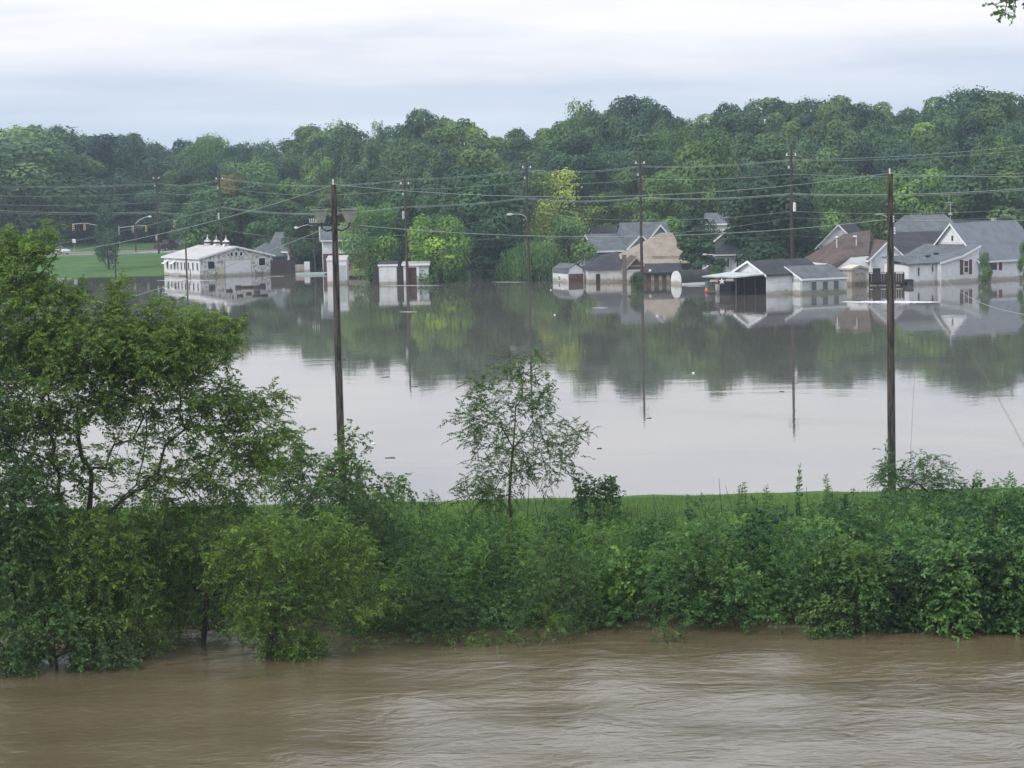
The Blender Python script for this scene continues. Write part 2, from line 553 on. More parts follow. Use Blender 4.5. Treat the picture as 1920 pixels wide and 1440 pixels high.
# road on the far left bank
def strip(name, pts, hw_, mat, dz, label, kind='structure'):
    vs, fs = [], []
    for i, (x, y) in enumerate(pts):
        a = pts[max(i - 1, 0)]; b = pts[min(i + 1, len(pts) - 1)]
        d = Vector((b[0] - a[0], b[1] - a[1])).normalized()
        n_ = Vector((-d.y, d.x))
        for s_ in (-1, 1):
            X, Y = x + n_.x * hw_ * s_, y + n_.y * hw_ * s_
            vs.append((X, Y, max(gz(x, y), gz(X, Y)) + dz))
    for i in range(len(pts) - 1):
        fs.append((2 * i, 2 * i + 2, 2 * i + 3, 2 * i + 1))
    return tag(MB().add(vs, fs).build(name, mat), label, kind=kind)
road_pts = [(x, 362 + .10 * (x + 70)) for x in np.arange(-150, -30, 3)]
strip('road', road_pts, 7.0, ROAD, .06, 'grey road crossing the grassy bank behind the lawn')
KERB = principled('concrete_kerb', (.42, .41, .39), .9, noise=.15)
for side in (-7.3, 7.3):
    k = MB()
    for i in range(len(road_pts) - 1):
        (xa, ya), (xb, yb) = road_pts[i], road_pts[i + 1]
        za, zb = gz(xa, ya) + .18, gz(xb, yb) + .18
        k.add([(xa, ya + side - .15, za - .6), (xb, yb + side - .15, zb - .6), (xb, yb + side + .15, zb - .6), (xa, ya + side + .15, za - .6),
               (xa, ya + side - .15, za), (xb, yb + side - .15, zb), (xb, yb + side + .15, zb), (xa, ya + side + .15, za)],
              [(0, 1, 5, 4), (1, 2, 6, 5), (2, 3, 7, 6), (3, 0, 4, 7), (4, 5, 6, 7), (0, 3, 2, 1)])
    tag(k.build('kerb', KERB), ('near' if side < 0 else 'far') + ' concrete kerb of the road on the grassy bank', kind='structure')
for i in range(7):
    x = -61 + i * 2.3
    y = 362 + .10 * (x + 70)
    z = gz(x, y) + .075
    o = MB().box(-.3, .3, -6.2, 6.2, -.004, .004).build('crossing_stripe', BRIGHT)
    o.location = (x, y, z + .02); o.rotation_euler = (0, 0, -.25)
    tag(o, kind='structure')

# ------------------------------------------------------------------ buildings
def face(kind, u0, u1, v0, v1):
    if kind == 'front': return (lambda c, z, n: (c, v0 - n, z)), (1, 0)
    if kind == 'left':  return (lambda c, z, n: (u0 - n, c, z)), (0, 1)
    if kind == 'right': return (lambda c, z, n: (u1 + n, c, z)), (0, 1)
def slab_on(fc, c0, c1, z0, z1, n0, n1):
    f = fc[0]
    ps = [f(c, z, n) for n in (n0, n1) for (c, z) in ((c0, z0), (c1, z0), (c1, z1), (c0, z1))]
    xs_ = [p[0] for p in ps]; ys_ = [p[1] for p in ps]; zs_ = [p[2] for p in ps]
    return (min(xs_), max(xs_), min(ys_), max(ys_), min(zs_), max(zs_))
def window(root, fc, c, z0, w_, h_, fm=None, pm=None, bars=1, fw=.09, name='window'):
    f = MB()
    for b in ((c - w_ / 2, c + w_ / 2, z0, z0 + fw), (c - w_ / 2, c + w_ / 2, z0 + h_ - fw, z0 + h_),
              (c - w_ / 2, c - w_ / 2 + fw, z0 + fw, z0 + h_ - fw), (c + w_ / 2 - fw, c + w_ / 2, z0 + fw, z0 + h_ - fw)):
        f.box(*slab_on(fc, b[0], b[1], b[2], b[3], .003, .09))
    if bars:
        f.box(*slab_on(fc, c - w_ / 2 + fw, c + w_ / 2 - fw, z0 + h_ / 2 - .03, z0 + h_ / 2 + .03, .003, .07))
    if bars > 1:
        f.box(*slab_on(fc, c - .03, c + .03, z0 + fw, z0 + h_ / 2 - .035, .003, .068))
    fr = f.build(name, fm or BRIGHT, root)
    MB().box(*slab_on(fc, c - w_ / 2 + .05, c + w_ / 2 - .05, z0 + .05, z0 + h_ - .05, .002, .03)).build('pane', pm or GLASS, fr)
    return fr
def panel(root, fc, c, z0, w_, h_, mat, name='door', proud=.06):
    return MB().box(*slab_on(fc, c - w_ / 2, c + w_ / 2, z0, z0 + h_, .003, proud)).build(name, mat, root)
def house(name, label, cat, org, th, u0, u1, v0, v1, hw_, hr, axis, roof='gable', wm=None, rm=None, tm=None, ov=.35, open_front=False, zb=-1.6, ridge_in=None, gm=None, hl=None):
    root = empty(name, org, th, label, cat)
    wm = wm or WHITE; rm = rm or ROOFG; tm = tm or BRIGHT
    t = .14
    w_ = MB()
    if roof == 'gable':
        if axis == 'v':
            um = (u0 + u1) / 2
            w_.box(u0, u1, v0, v1, zb, hw_)
            g = MB().prism([(u0, hw_ + .002), (u1, hw_ + .002), (um, hr)], 'y', v0, v1)
        else:
            vm = (v0 + v1) / 2
            w_.box(u0, u1, v0, v1, zb, hw_)
            g = MB().prism([(v0, hw_ + .002), (v1, hw_ + .002), (vm, hr)], 'x', u0, u1)
        w_.build('wall', wm, root)
        g.build('gable', gm or wm, root)
        r = MB(); f = MB()
        if axis == 'v':
            sl = (hr - hw_) / ((u1 - u0) / 2)
            for s_, ue in ((-1, u0), (1, u1)):
                um = (u0 + u1) / 2
                eu, ez = ue + s_ * ov, hw_ - ov * sl
                r.prism([(um, hr + .01), (um, hr + t), (eu, ez + t), (eu, ez + .01)], 'y', v0 - ov, v1 + ov)
                f.prism([(um, hr - .12), (um, hr + .008 + t * .7), (eu, ez + t * .7), (eu, ez - .12)], 'y', v0 - ov - .05, v0 - ov - .003)
                f.box(min(eu, eu + s_ * .05), max(eu, eu + s_ * .05), v0 - ov, v1 + ov, ez - .08, ez + t * .8)
        else:
            sl = (hr - hw_) / ((v1 - v0) / 2)
            for s_, ve in ((-1, v0), (1, v1)):
                vm = (v0 + v1) / 2
                ev, ez = ve + s_ * ov, hw_ - ov * sl
                r.prism([(vm, hr + .01), (vm, hr + t), (ev, ez + t), (ev, ez + .01)], 'x', u0 - ov, u1 + ov)
                f.prism([(vm, hr - .12), (vm, hr + .008 + t * .7), (ev, ez + t * .7), (ev, ez - .12)], 'x', u0 - ov - .05, u0 - ov - .003)
                f.box(u0 - ov, u1 + ov, min(ev, ev + s_ * .05), max(ev, ev + s_ * .05), ez - .08, ez + t * .8)
        r.build('roof', rm, root)
        f.build('fascia', tm, root)
    elif roof == 'hip':
        w_.box(u0, u1, v0, v1, zb, hw_).build('wall', wm, root)
        ri = ridge_in if ridge_in is not None else min(u1 - u0, v1 - v0) / 2
        a, b, c, d = u0 - ov, u1 + ov, v0 - ov, v1 + ov
        if axis == 'u':
            rg = [(a + ri, (c + d) / 2, hr), (b - ri, (c + d) / 2, hr)]
            fs = [(0, 1, 5, 4), (1, 2, 5), (2, 3, 4, 5), (3, 0, 4), (3, 2, 1, 0)]
        else:
            rg = [((a + b) / 2, c + ri, hr), ((a + b) / 2, d - ri, hr)]
            fs = [(0, 1, 4), (1, 2, 5, 4), (2, 3, 5), (3, 0, 4, 5), (3, 2, 1, 0)]
        MB().add([(a, c, hw_ + .02), (b, c, hw_ + .02), (b, d, hw_ + .02), (a, d, hw_ + .02)] + rg, fs).build('roof', rm, root)
        MB().box(a - .04, b + .04, c - .04, c + .02, hw_ - .12, hw_ + .06).box(a - .04, a + .02, c + .02, d, hw_ - .12, hw_ + .06).build('fascia', tm, root)
    elif roof == 'shed':           # low edge hl at u0, high edge hw_ at u1 (axis u) or low front / high back (axis v)
        if axis == 'u':
            w_.prism([(u0, zb), (u1, zb), (u1, hw_), (u0, hl)], 'y', v0, v1).build('wall', wm, root)
            s_ = (hw_ - hl) / (u1 - u0)
            MB().prism([(u0 - ov, hl - ov * s_ + .01), (u1, hw_ + .01), (u1, hw_ + t), (u0 - ov, hl - ov * s_ + t)], 'y', v0 - ov, v1 + ov).build('roof', rm, root)
            MB().prism([(u0 - ov, hl - ov * s_ - .12), (u1, hw_ - .12), (u1, hw_ + t * .7), (u0 - ov, hl - ov * s_ + t * .7)], 'y', v0 - ov - .05, v0 - ov - .003).build('fascia', tm, root)
        else:
            w_.prism([(v0, zb), (v1, zb), (v1, hw_), (v0, hl)], 'x', u0, u1).build('wall', wm, root)
            s_ = (hw_ - hl) / (v1 - v0)
            MB().prism([(v0 - ov, hl - ov * s_ + .01), (v1 + ov, hw_ + ov * s_ + .01), (v1 + ov, hw_ + ov * s_ + t), (v0 - ov, hl - ov * s_ + t)], 'x', u0 - ov, u1 + ov).build('roof', rm, root)
            MB().box(u0 - ov, u1 + ov, v0 - ov - .05, v0 - ov - .003, hl - ov * s_ - .1, hl - ov * s_ + t * .8).build('fascia', tm, root)
    return root

# --- barn with peeling paint, left
o = on(376, 519.7)
TB = R(32)
bu, bv = 11.0, 12.5
barn = house('barn', 'long white peeling barn with three roof cupolas and a big pale door', 'barn', o, TB, 0, bu, 0, bv, 2.6, 3.95, 'v', 'gable', PEEL, ROOFM, BRIGHT, ov=.3)
F = face('front', 0, bu, 0, bv); LF = face('left', 0, bu, 0, bv)
MB().box(-.05, -.004, .02, bv, -1.6, 2.55).build('wall_cladding', WHITE2, barn)
LF = face('left', -.05, bu, 0, bv)
for i, c in enumerate((.7, 2.2, 3.7, 5.0, 6.2, 7.4, 8.6, 9.8, 11.0)):
    window(barn, LF, c, .85, .55, 1.15, BRIGHT, DARKIN, bars=0, fw=.05)
for c in (8.6, 11.3):
    MB().add([(-.05, c - .5, 2.05), (-.05, c + .5, 2.05), (-.75, c + .5, 1.65), (-.75, c - .5, 1.65), (-.05, c - .5, 2.11), (-.05, c + .5, 2.11), (-.75, c + .5, 1.71), (-.75, c - .5, 1.71)],
             [(0, 1, 2, 3), (7, 6, 5, 4), (0, 4, 5, 1), (1, 5, 6, 2), (2, 6, 7, 3), (3, 7, 4, 0)]).build('awning', BRIGHT, barn)
window(barn, F, 1.65, 1.0, 1.15, 1.15, PEEL, DARKIN, bars=0)
window(barn, F, 9.35, 1.15, 1.15, 1.2, BRIGHT, DARKIN, bars=0)
panel(barn, F, 5.7, -1.6, 3.9, 3.75, WHITE2, 'garage_door')
for c in (3.68, 7.72):
    panel(barn, F, c, -1.6, .12, 3.9, GREYWALL, 'door_jamb', .09)
panel(barn, F, 5.7, 2.16, 4.16, .12, GREYWALL, 'door_header', .09)
panel(barn, F, 3.15, -1.6, .8, 3.0, CREAM, 'door')
for k in range(3):
    window(barn, F, 4.75 + k * .72, 2.68, .5, .62, BRIGHT, DARKIN, bars=0, fw=.07, name='vent')
for k, vv in enumerate((3.3, 6.5, 9.6)):
    cp = MB().prism([(bu / 2 - .5, 3.9), (bu / 2 + .5, 3.9), (bu / 2 + .3, 4.35), (bu / 2 - .3, 4.35)], 'y', vv - .4, vv + .4).build('cupola', PEEL, barn)
    MB().box(bu / 2 - .26, bu / 2 + .26, vv - .26, vv + .26, 4.352, 4.60).build('cupola_louvre', DOORR, cp)
    MB().lathe((bu / 2, vv, 4.602), [(.55, 0), (.5, .08), (.2, .3), (.07, .6), (.02, 1.0)], 10).build('cupola_cap', PEEL, cp)
MB().box(-.3, -.06, 4.6, 6.8, -1.6, .12).build('step', CONC, barn)
MB().bar((-.6, 2.0, -1), (-.6, 2.0, 1.1), .05).build('downpipe', DARKW, barn)

# --- cluster behind the barn
o = on(508, 514)
h = house('shed', 'grey canvas covered shed roof just behind the right end of the barn', 'shed', at(470, 500, 308) - Vector((0, 0, zat(470, 500, 308))), R(18), 0, 6.0, 0, 6, 2.1, 4.1, 'u', 'hip', TARP, TARP, TARP, ov=.2, ridge_in=3.2)
h.location.z = 0.0
h = house('house', 'small white house with grey roof and gable end facing right, behind the barn', 'house', on(543, 505, 0.2), R(38), 0, 2.9, 0, 5.5, 3.0, 5.2, 'v', 'gable', WHITE, ROOFG, BRIGHT)
F = face('front', 0, 2.9, 0, 5.5)
window(h, F, 1.5, 2.0, .7, .9)
h = house('house', 'two storey house with white upper siding over dark red brick, behind tall pole', 'house', on(607, 511, 0.1), R(6), 0, 6.2, 0, 7, 4.55, 6.2, 'u', 'gable', WHITE, ROOFG, BRIGHT)
F = face('front', 0, 6.2, 0, 7)
MB().box(-.03, 6.23, -.05, -.004, -1.5, 2.6).build('brick_storey', BRICKR, h)
window(h, F, 2.3, 3.3, .9, 1.0); window(h, F, 4.6, 3.3, .9, 1.0)
window(h, F, 1.2, 1.0, .8, .9, pm=DARKIN)
MB().box(4.5, 5.1, 3.2, 3.8, 5.9, 7.1).build('chimney', BRICKR, h)
# dark board fence between the barn and the sheds
def board_fence(name, label, a, b, h_, mat, bw=.3, gap=.04, zb=-1.2):
    root = empty(name, (a.x, a.y, 0), math.atan2(b.y - a.y, b.x - a.x), label, 'fence')
    n = int((b - a).length / (bw + gap))
    proto = None
    for i in range(n):
        hh = h_ + random.uniform(-.04, .04)
        if proto is None or random.random() < .3:
            proto = MB().box(0, bw, -.03, .03, zb, hh).build('board', mat, root).data
            COL.objects[-1].location.x = i * (bw + gap)
        else:
            link_mesh('board', proto, mat, root).location.x = i * (bw + gap)
    for k in range(int((b - a).length / 2.4) + 1):
        MB().box(k * 2.4, k * 2.4 + .12, .032, .15, zb, h_ + .1).build('post', mat, root)
    MB().box(0, (b - a).length, .032, .08, h_ - .3, h_ - .18).build('rail', mat, root)
    return root
board_fence('board_fence', 'dark board fence standing in water at the right end of the barn', on(508, 515), on(556, 515), 2.0, DARKW)
# yard pieces between the fence and the tall pole
yard = empty('crate_stack', on(566, 511), 0, 'pale boxes stacked on a pallet behind the white shed', 'boxes')
MB().box(-.9, .3, 0, .9, -.6, 1.1).build('box', BEIGE, yard)
MB().box(.35, 1.1, 0, .8, -.6, 1.5).build('box', WHITE2, yard)
b_ = MB().prism([(-1.9, .05), (1.7, .05), (2.3, .42), (-2.1, .38)], 'y', -.6, .6).build('rowing_boat', ICOL)
b_.location = on(583, 515) + Vector((0, 0, -.12)); tag(b_, 'pale green flat boat afloat beside the dark fence', 'boat')

# --- white sheds, middle
def simple_shed(label, px, py, wpx, h_, hb, th=0, wm=WHITE2, rm=ROOFD, dep=3, ov=.12, name='shed'):
    org = on(px, py)
    s_ = FPX / org.y
    W_ = wpx / s_ / math.cos(th)
    return house(name, label, 'shed', org, th, 0, W_, 0, dep, hb, 0, 'v', 'shed', wm, rm, BRIGHT, ov=ov, hl=h_), W_
h, W_ = simple_shed('tall narrow white shed behind the left tall pole, dark doorway beside it', 614, 533, 37, 3.0, 3.3, 0, rm=ROOFM, ov=.05)
F = face('front', 0, W_, 0, 3)
panel(h, F, W_ * .5, -1.3, .06, 4.1, GREYWALL, 'seam', .03)
panel(h, F, W_ * .77, -1.3, .9, 3.6, GREYWALL, 'door', .04)
h, W_ = simple_shed('white shed with double plank doors under the leafy tree', 711, 534, 34, 2.35, 2.6, 0, rm=ROOFD)
F = face('front', 0, W_, 0, 3)
for k in range(2):
    d = panel(h, F, W_ * (.26 + .48 * k), -1.5, W_ * .44, 3.6, WHITE2, 'door', .05)
    for j in range(4):
        MB().box(*slab_on(F, W_ * (.06 + .48 * k) + j * .25, W_ * (.06 + .48 * k) + j * .25 + .02, -1.5, 2.0, .052, .07)).build('plank_joint', GREYWALL, d)
MB().box(-.7, -.02, -.05, .2, -1.5, 2.3).build('corner_post', DARKW, h)
h, W_ = simple_shed('low white shed with open dark red doorway beside the bright green tree', 757, 533, 47, 2.35, 2.5, 0, wm=GREYWALL, rm=ROOFM, ov=.2)
F = face('front', 0, W_, 0, 3)
panel(h, F, .95, -1.5, 1.3, 3.5, DOORR, 'doorway', .04)
for c in (.17, 1.75):
    panel(h, F, c, -1.5, .3, 3.75, WHITE2, 'door_jamb', .09)
panel(h, F, .96, 2.02, 1.28, .18, WHITE2, 'door_header', .08)
panel(h, F, -.4, -1.5, .75, 3.6, DARKW, 'side_boards', .05)
h, W_ = simple_shed('small white lean-to half hidden by dark tree trunks', 868, 518, 38, .7, 1.1, 0, wm=WHITE2, rm=ROOFG)
simple_shed('white fence-side hut with pale wall behind the willow', 1020, 515, 22, 1.0, 1.4, 0, wm=WHITE2, rm=ROOFD)

# floating wreck and debris between the sheds
wk = empty('covered_boat', on(682, 520), R(4), 'tan tarpaulin covered boat between the white sheds', 'boat')
MB().prism([(-2.3, -.4), (2.2, -.4), (2.4, .25), (-2.5, .25)], 'y', -.8, .8).build('hull', DARKW, wk)
MB().prism([(-2.45, .252), (2.35, .252), (1.9, 1.0), (.2, 1.25), (-1.8, .9)], 'y', -.75, .75).build('tarpaulin', BEIGE, wk)

# --- gambrel shed
o = on(1064.5, 529)
gs = empty('gambrel_shed', o, R(24), 'small white barn-roofed shed with a brown door standing in water', 'shed')
gw, gd = 2.15, 4.2
gp = [(0, -1.5), (gw, -1.5), (gw, 1.0), (gw * .93, 1.55), (gw / 2, 2.1), (gw * .07, 1.55), (0, 1.0)]
MB().prism(gp, 'y', 0, gd).build('wall', WHITE2, gs)
rr = MB()
for (a, b) in ((2, 3), (3, 4), (4, 5), (5, 6)):
    (ax_, az_), (bx_, bz_) = gp[a], gp[b]
    nn_ = Vector((bz_ - az_, ax_ - bx_)).normalized() * .07
    rr.prism([(ax_ + nn_.x * .05, az_ + nn_.y * .05), (ax_ + nn_.x, az_ + nn_.y), (bx_ + nn_.x, bz_ + nn_.y), (bx_ + nn_.x * .05, bz_ + nn_.y * .05)], 'y', -.12, gd + .1)
rr.build('roof', ROOFG, gs)
F = face('front', 0, gw, 0, gd)
panel(gs, F, gw / 2, -1.5, gw * .92, 2.45, DOORB, 'door')
for c in (.04, gw - .04):
    panel(gs, F, c, -1.5, .1, 2.5, BRIGHT, 'door_jamb', .08)
LF = face('left', 0, gw, 0, gd)
window(gs, LF, 2.2, .1, .7, .6)

# --- white block garage, centre right
o = on(1104, 530)
h = house('block_garage', 'low white block garage with sagging dark roof beside a concrete post', 'garage', o, R(4), 0, 4.3, 0, 6, 1.45, 3.0, 'v', 'gable', BLOCKW, ROOFD, BRIGHT, ov=.15)
# its left slope seen: re-shape by a long ridge along u
for c in list(h.children):
    if c.name.split('.')[0] in ('roof', 'gable', 'fascia'):
        bpy.data.objects.remove(c)
MB().add([(-.2, -.2, 1.46), (4.2, -.2, 1.46), (4.2, 6.2, 1.46), (-.2, 6.2, 1.46), (2.2, 5.2, 3.1), (4.1, 5.2, 3.45)],
         [(0, 1, 5, 4), (1, 2, 5), (2, 3, 4, 5), (3, 0, 4), (3, 2, 1, 0)]).build('roof', ROOFD, h)
F = face('front', 0, 4.3, 0, 6)
panel(h, F, 1.1, -.9, .5, 1.9, DARKW, 'boarded_opening', .03)
h = house('porch_house', 'white block building with brown shingled gable right of the concrete post', 'house', on(1172, 530), R(3), 0, 2.7, 0, 6, 1.5, 2.9, 'v', 'gable', BLOCKW, ROOFBR, BEIGE, ov=.15, gm=BROWNW)
F = face('front', 0, 2.7, 0, 6)
panel(h, F, 1.7, -1.2, 1.5, 2.0, DARKW, 'garage_door', .04)
MB().box(*slab_on(F, .5, 2.2, 1.9, 1.98, .01, .05)).build('gable_trim', BEIGE, h)
p_ = on(1170, 531)
pc = MB().box(-.24, .24, -.24, .24, -2, 3.35).build('concrete_post', CONC)
pc.location = p_ + Vector((0, -1.5, 0)); tag(pc, 'thick square grey post rising from the water before the block garage', 'post')
# blue grey house
h = house('house', 'large blue grey house with two white trimmed gables and dark grey roof', 'house', on(1118, 516, 0.0), R(14), 0, 10.4, 0, 7, 3.15, 5.0, 'u', 'gable', BLUEGREY, ROOFG, BRIGHT)
h['label'] = 'large blue grey house with two white trimmed gables and dark grey roof'
MB().prism([(-.3, 3.2), (3.5, 6.35), (3.5, 6.5), (-.45, 3.3)], 'x', 4.2, 10.6).prism([(7.3, 3.2), (3.505, 6.35), (3.505, 6.5), (7.45, 3.3)], 'x', 4.2, 10.6).build('upper_roof', ROOFG, h)
MB().prism([(.1, 3.3), (6.9, 3.3), (3.5, 6.2)], 'x', 4.3, 4.4).prism([(.1, 3.3), (6.9, 3.3), (3.5, 6.2)], 'x', 10.3, 10.4).build('upper_gable', BLUEGREY, h)
F = face('front', 0, 10.4, 0, 7)
window(h, F, 1.7, 1.7, 1.0, 1.0, bars=2)
for (uu, wv, zr, zt) in ((5.7, 3.4, 3.3, 4.95), (8.3, 4.6, 3.4, 6.1)):
    MB().prism([(uu - wv / 2, zr - 1), (uu + wv / 2, zr - 1), (uu + wv / 2, zr), (uu, zt), (uu - wv / 2, zr)], 'y', -.9, 3.5).build('dormer', BLUEGREY, h)
    dr = MB(); df = MB()
    for s_ in (-1, 1):
        dr.prism([(uu, zt + .01), (uu, zt + .15), (uu + s_ * (wv / 2 + .3), zr - .25 + .15), (uu + s_ * (wv / 2 + .3), zr - .25)], 'y', -1.15, 3.6)
        df.prism([(uu, zt - .12), (uu, zt + .13), (uu + s_ * (wv / 2 + .3), zr - .12), (uu + s_ * (wv / 2 + .3), zr - .37)], 'y', -1.22, -1.153)
    dr.build('dormer_roof', ROOFG, h); df.build('dormer_trim', BRIGHT, h)
h = house('house', 'white house with long dark roof behind the blue grey house', 'house', on(1042, 507, 0.1), R(10), 0, 9.0, 0, 8, 2.9, 5.6, 'u', 'gable', WHITE2, ROOFD, BRIGHT)
F = face('front', 0, 9, 0, 8)
window(h, F, 1.4, 1.4, .9, 1.1); window(h, F, 4.4, 1.4, .9, 1.1)
MB().prism([(3.2, 2.0), (5.2, 2.0), (5.2, 2.9), (4.2, 3.9), (3.2, 2.9)], 'y', -1.2, 2).build('porch', WHITE2, h)
# tan roofed house
h = empty('house', on(1174, 521), R(8), 'sprawling house under broad tan shingle roofs behind the block garages', 'house')
MB().box(.4, 7.0, .3, 8.6, -1.5, 2.2).build('wall', BROWNW, h)
MB().add([(0, 0, 2.22), (7.4, 0, 2.22), (7.4, 9, 2.22), (0, 9, 2.22), (5.4, 4.5, 5.3), (6.9, 4.5, 5.3)],
         [(0, 1, 5, 4), (1, 2, 5), (2, 3, 4, 5), (3, 0, 4), (3, 2, 1, 0)]).build('roof', ROOFT, h)
MB().add([(3.3, -.15, 2.5), (7.4, -.15, 2.35), (7.4, 2.2, 3.9), (4.4, 2.2, 3.9), (3.3, -.15, 2.6), (7.4, -.15, 2.45), (7.4, 2.2, 4.0), (4.4, 2.2, 4.0)],
         [(3, 2, 1, 0), (4, 5, 6, 7), (0, 1, 5, 4), (1, 2, 6, 5), (2, 3, 7, 6), (3, 0, 4, 7)]).build('upper_roof', ROOFT, h)
MB().box(3.3, 7.4, -.22, -.153, 2.3, 2.42).build('gutter', BEIGE, h)
MB().prism([(-3.2, 1.7), (-.05, 2.15), (-.05, 2.27), (-3.2, 1.82)], 'x', 1.6, 7.3).build('porch_roof', ROOFT, h)
for k in range(4):
    MB().box(1.8 + k * 1.75, 1.92 + k * 1.75, -3.0, -2.88, -1.5, 1.7).build('porch_post', BROWNW, h)
h = house('annex', 'white gabled annex behind the gambrel shed', 'house', on(1086, 514), R(20), 0, 1.9, 0, 4, 2.4, 3.9, 'v', 'gable', WHITE2, ROOFD, BRIGHT, ov=.15)
# dark roofed lean-to with brown fence
h = house('lean_to', 'dark roofed lean-to with brown board front between post and domed shed', 'shed', on(1211, 531.5), R(2), 0, 4.2, 0, 3.5, 1.9, 0, 'v', 'shed', BROWNW, ROOFD, DARKW, ov=.25, hl=1.15)
F = face('front', 0, 4.2, 0, 3.5)
for k in range(9):
    MB().box(*slab_on(F, .15 + k * .45, .52 + k * .45, -1.3, .85 + .05 * (k % 3), .01, .06)).build('board', BEIGE if k % 2 else BROWNW, h)
l_ = MB().lathe((0, 0, 0), [(.02, -.16), (.14, -.1), (.17, 0), (.14, .1), (.02, .16)], 12).build('globe_lamp', BRIGHT)
l_.location = on(1219, 531) + Vector((0, -.3, 1.45)); tag(l_, 'white round globe lamp on the dark lean-to corner', 'lamp')
# domed shed
o = on(1277, 534)
ds = empty('domed_shed', o, R(28), 'low shed with white rounded end and long dark brown roof', 'shed')
dw = 2.2
arc = [(-dw * (.5 - .5 * math.cos(t)), .1 + 1.45 * math.sin(t) ** .8 if math.sin(t) > 0 else .1) for t in np.linspace(0, math.pi, 13)]
MB().prism([(p[0] * -1, p[1]) for p in arc] + [(dw, -1.3), (0, -1.3)], 'x', 0, 3.9).build('wall', WHITE2, ds)
MB().prism([(-p[0] * 1.04 - .04, p[1] + .05) for p in arc], 'x', .1, 4.0).build('roof', ROOFD, ds)
MB().box(.1, 3.9, -.12, -.05, -.1, .18).build('sill', BRIGHT, ds)
# white hip house
h = house('house', 'white house with dark hip roof and narrow windows behind the open carport', 'house', on(1343.5, 521, 0), R(10), 0, 5.2, 0, 6.5, 2.75, 4.7, 'u', 'hip', WHITE, ROOFD, BRIGHT, ov=.4, ridge_in=2.6)
F = face('front', 0, 5.2, 0, 6.5)
window(h, F, .7, .9, .5, 1.3, name='door'); window(h, F, 1.45, 1.2, .4, 1.2); window(h, F, 2.6, 1.1, .4, 1.25)
window(h, F, 3.6, 1.1, .4, 1.25)
h = house('house', 'tan gabled house upper storey showing between two dark trees', 'house', on(1345, 505, .5), R(-14), 0, 4.5, 0, 5, 3.8, 5.6, 'v', 'gable', BEIGE, ROOFT, BRIGHT)
h = house('house', 'grey roofed house peeping out above the tall conifer', 'house', on(1322, 497, .5), R(-12), 0, 3.2, 0, 5, 5.5, 6.7, 'u', 'gable', WHITE, ROOFG, BRIGHT)

# --- carport garage
o = on(1438.5, 553)
TG = R(26)
cg = empty('carport_garage', o, TG, 'white gabled garage with dark roof and open dark carport bay', 'garage')
gl, gv = 6.6, 6.4
MB().box(0, gl, -.0, .12, -1.4, 2.05).box(0, gl, gv - .12, gv, -1.4, 2.05).box(gl - .12, gl, .122, gv - .122, -1.4, 2.05).build('wall', WHITE, cg)
MB().box(.12, .2, .3, gv - .3, -1.4, 2.0).build('dark_bay', DARKIN, cg)
MB().prism([(0, 2.06), (gv, 2.06), (gv / 2, 3.3)], 'x', 0, gl).build('gable', WHITE2, cg)
r_ = MB(); f_ = MB()
for (ve, s_) in ((0, -1), (gv, 1)):
    sl = 1.24 / (gv / 2)
    r_.prism([(gv / 2, 3.31), (gv / 2, 3.45), (ve + s_ * .35, 2.05 - .35 * sl + .15), (ve + s_ * .35, 2.05 - .35 * sl + .01)], 'x', -.3, gl + .3)
    f_.prism([(gv / 2, 3.2), (gv / 2, 3.42), (ve + s_ * .35, 2.05 - .35 * sl + .12), (ve + s_ * .35, 2.05 - .35 * sl - .1)], 'x', -.36, -.303)
r_.build('roof', ROOFD, cg); f_.build('fascia', BRIGHT, cg)
for vv in (.06, 2.2, 4.3, 6.3):
    MB().box(-.05, .05, vv - .05, vv + .05, -1.4, 2.04).build('post', WHITE2 if vv == .06 else CONC, cg)
MB().add([(-3.0, 1.2, 1.82), (-.4, -.1, 2.06), (-.4, gv + .1, 2.06), (-4.8, gv - 1.6, 1.85), (-3.0, 1.2, 1.95), (-.4, -.1, 2.2), (-.4, gv + .1, 2.2), (-4.8, gv - 1.6, 1.97)],
         [(3, 2, 1, 0), (4, 5, 6, 7), (0, 1, 5, 4), (1, 2, 6, 5), (2, 3, 7, 6), (3, 0, 4, 7)]).build('canopy', GREYWALL, cg)
for (uu, vv) in ((-4.3, 4.5), (-2.7, 1.6)):
    MB().box(uu - .04, uu + .04, vv - .04, vv + .04, -1.4, 1.82).build('post', CONC, cg)
# star emblem sign under the canopy
sg = empty('star_sign', on(1354, 556) + Vector((0, .2, 1.55)), R(0), 'winged star roundel sign hanging below the carport canopy edge', 'sign')
sg.rotation_euler = (0, 0, R(8))
MB().lathe((0, 0, 0), [(.40, -.02), (.40, .02)], 24, 'y').build('disc', CARD, sg)
st = []
for i in range(10):
    a_ = math.pi / 2 + i * math.pi / 5
    rr_ = .36 if i % 2 == 0 else .15
    st.append((rr_ * math.cos(a_), rr_ * math.sin(a_)))
MB().prism(st, 'y', -.05, -.022).build('star', BRIGHT, sg)
for (xa_, xb_) in ((-1.2, -.42), (.42, 1.2)):
    wb_ = MB().box(xa_, xb_, -.03, .0, -.02, .16).build('white_bar', BRIGHT, sg)
    MB().box(xa_, xb_, -.036, -.032, .04, .10).build('red_stripe', REDL, wb_)
MB().bar((0, 0, .38), (0, 0, .62), .02).build('hanger', STEEL, sg)
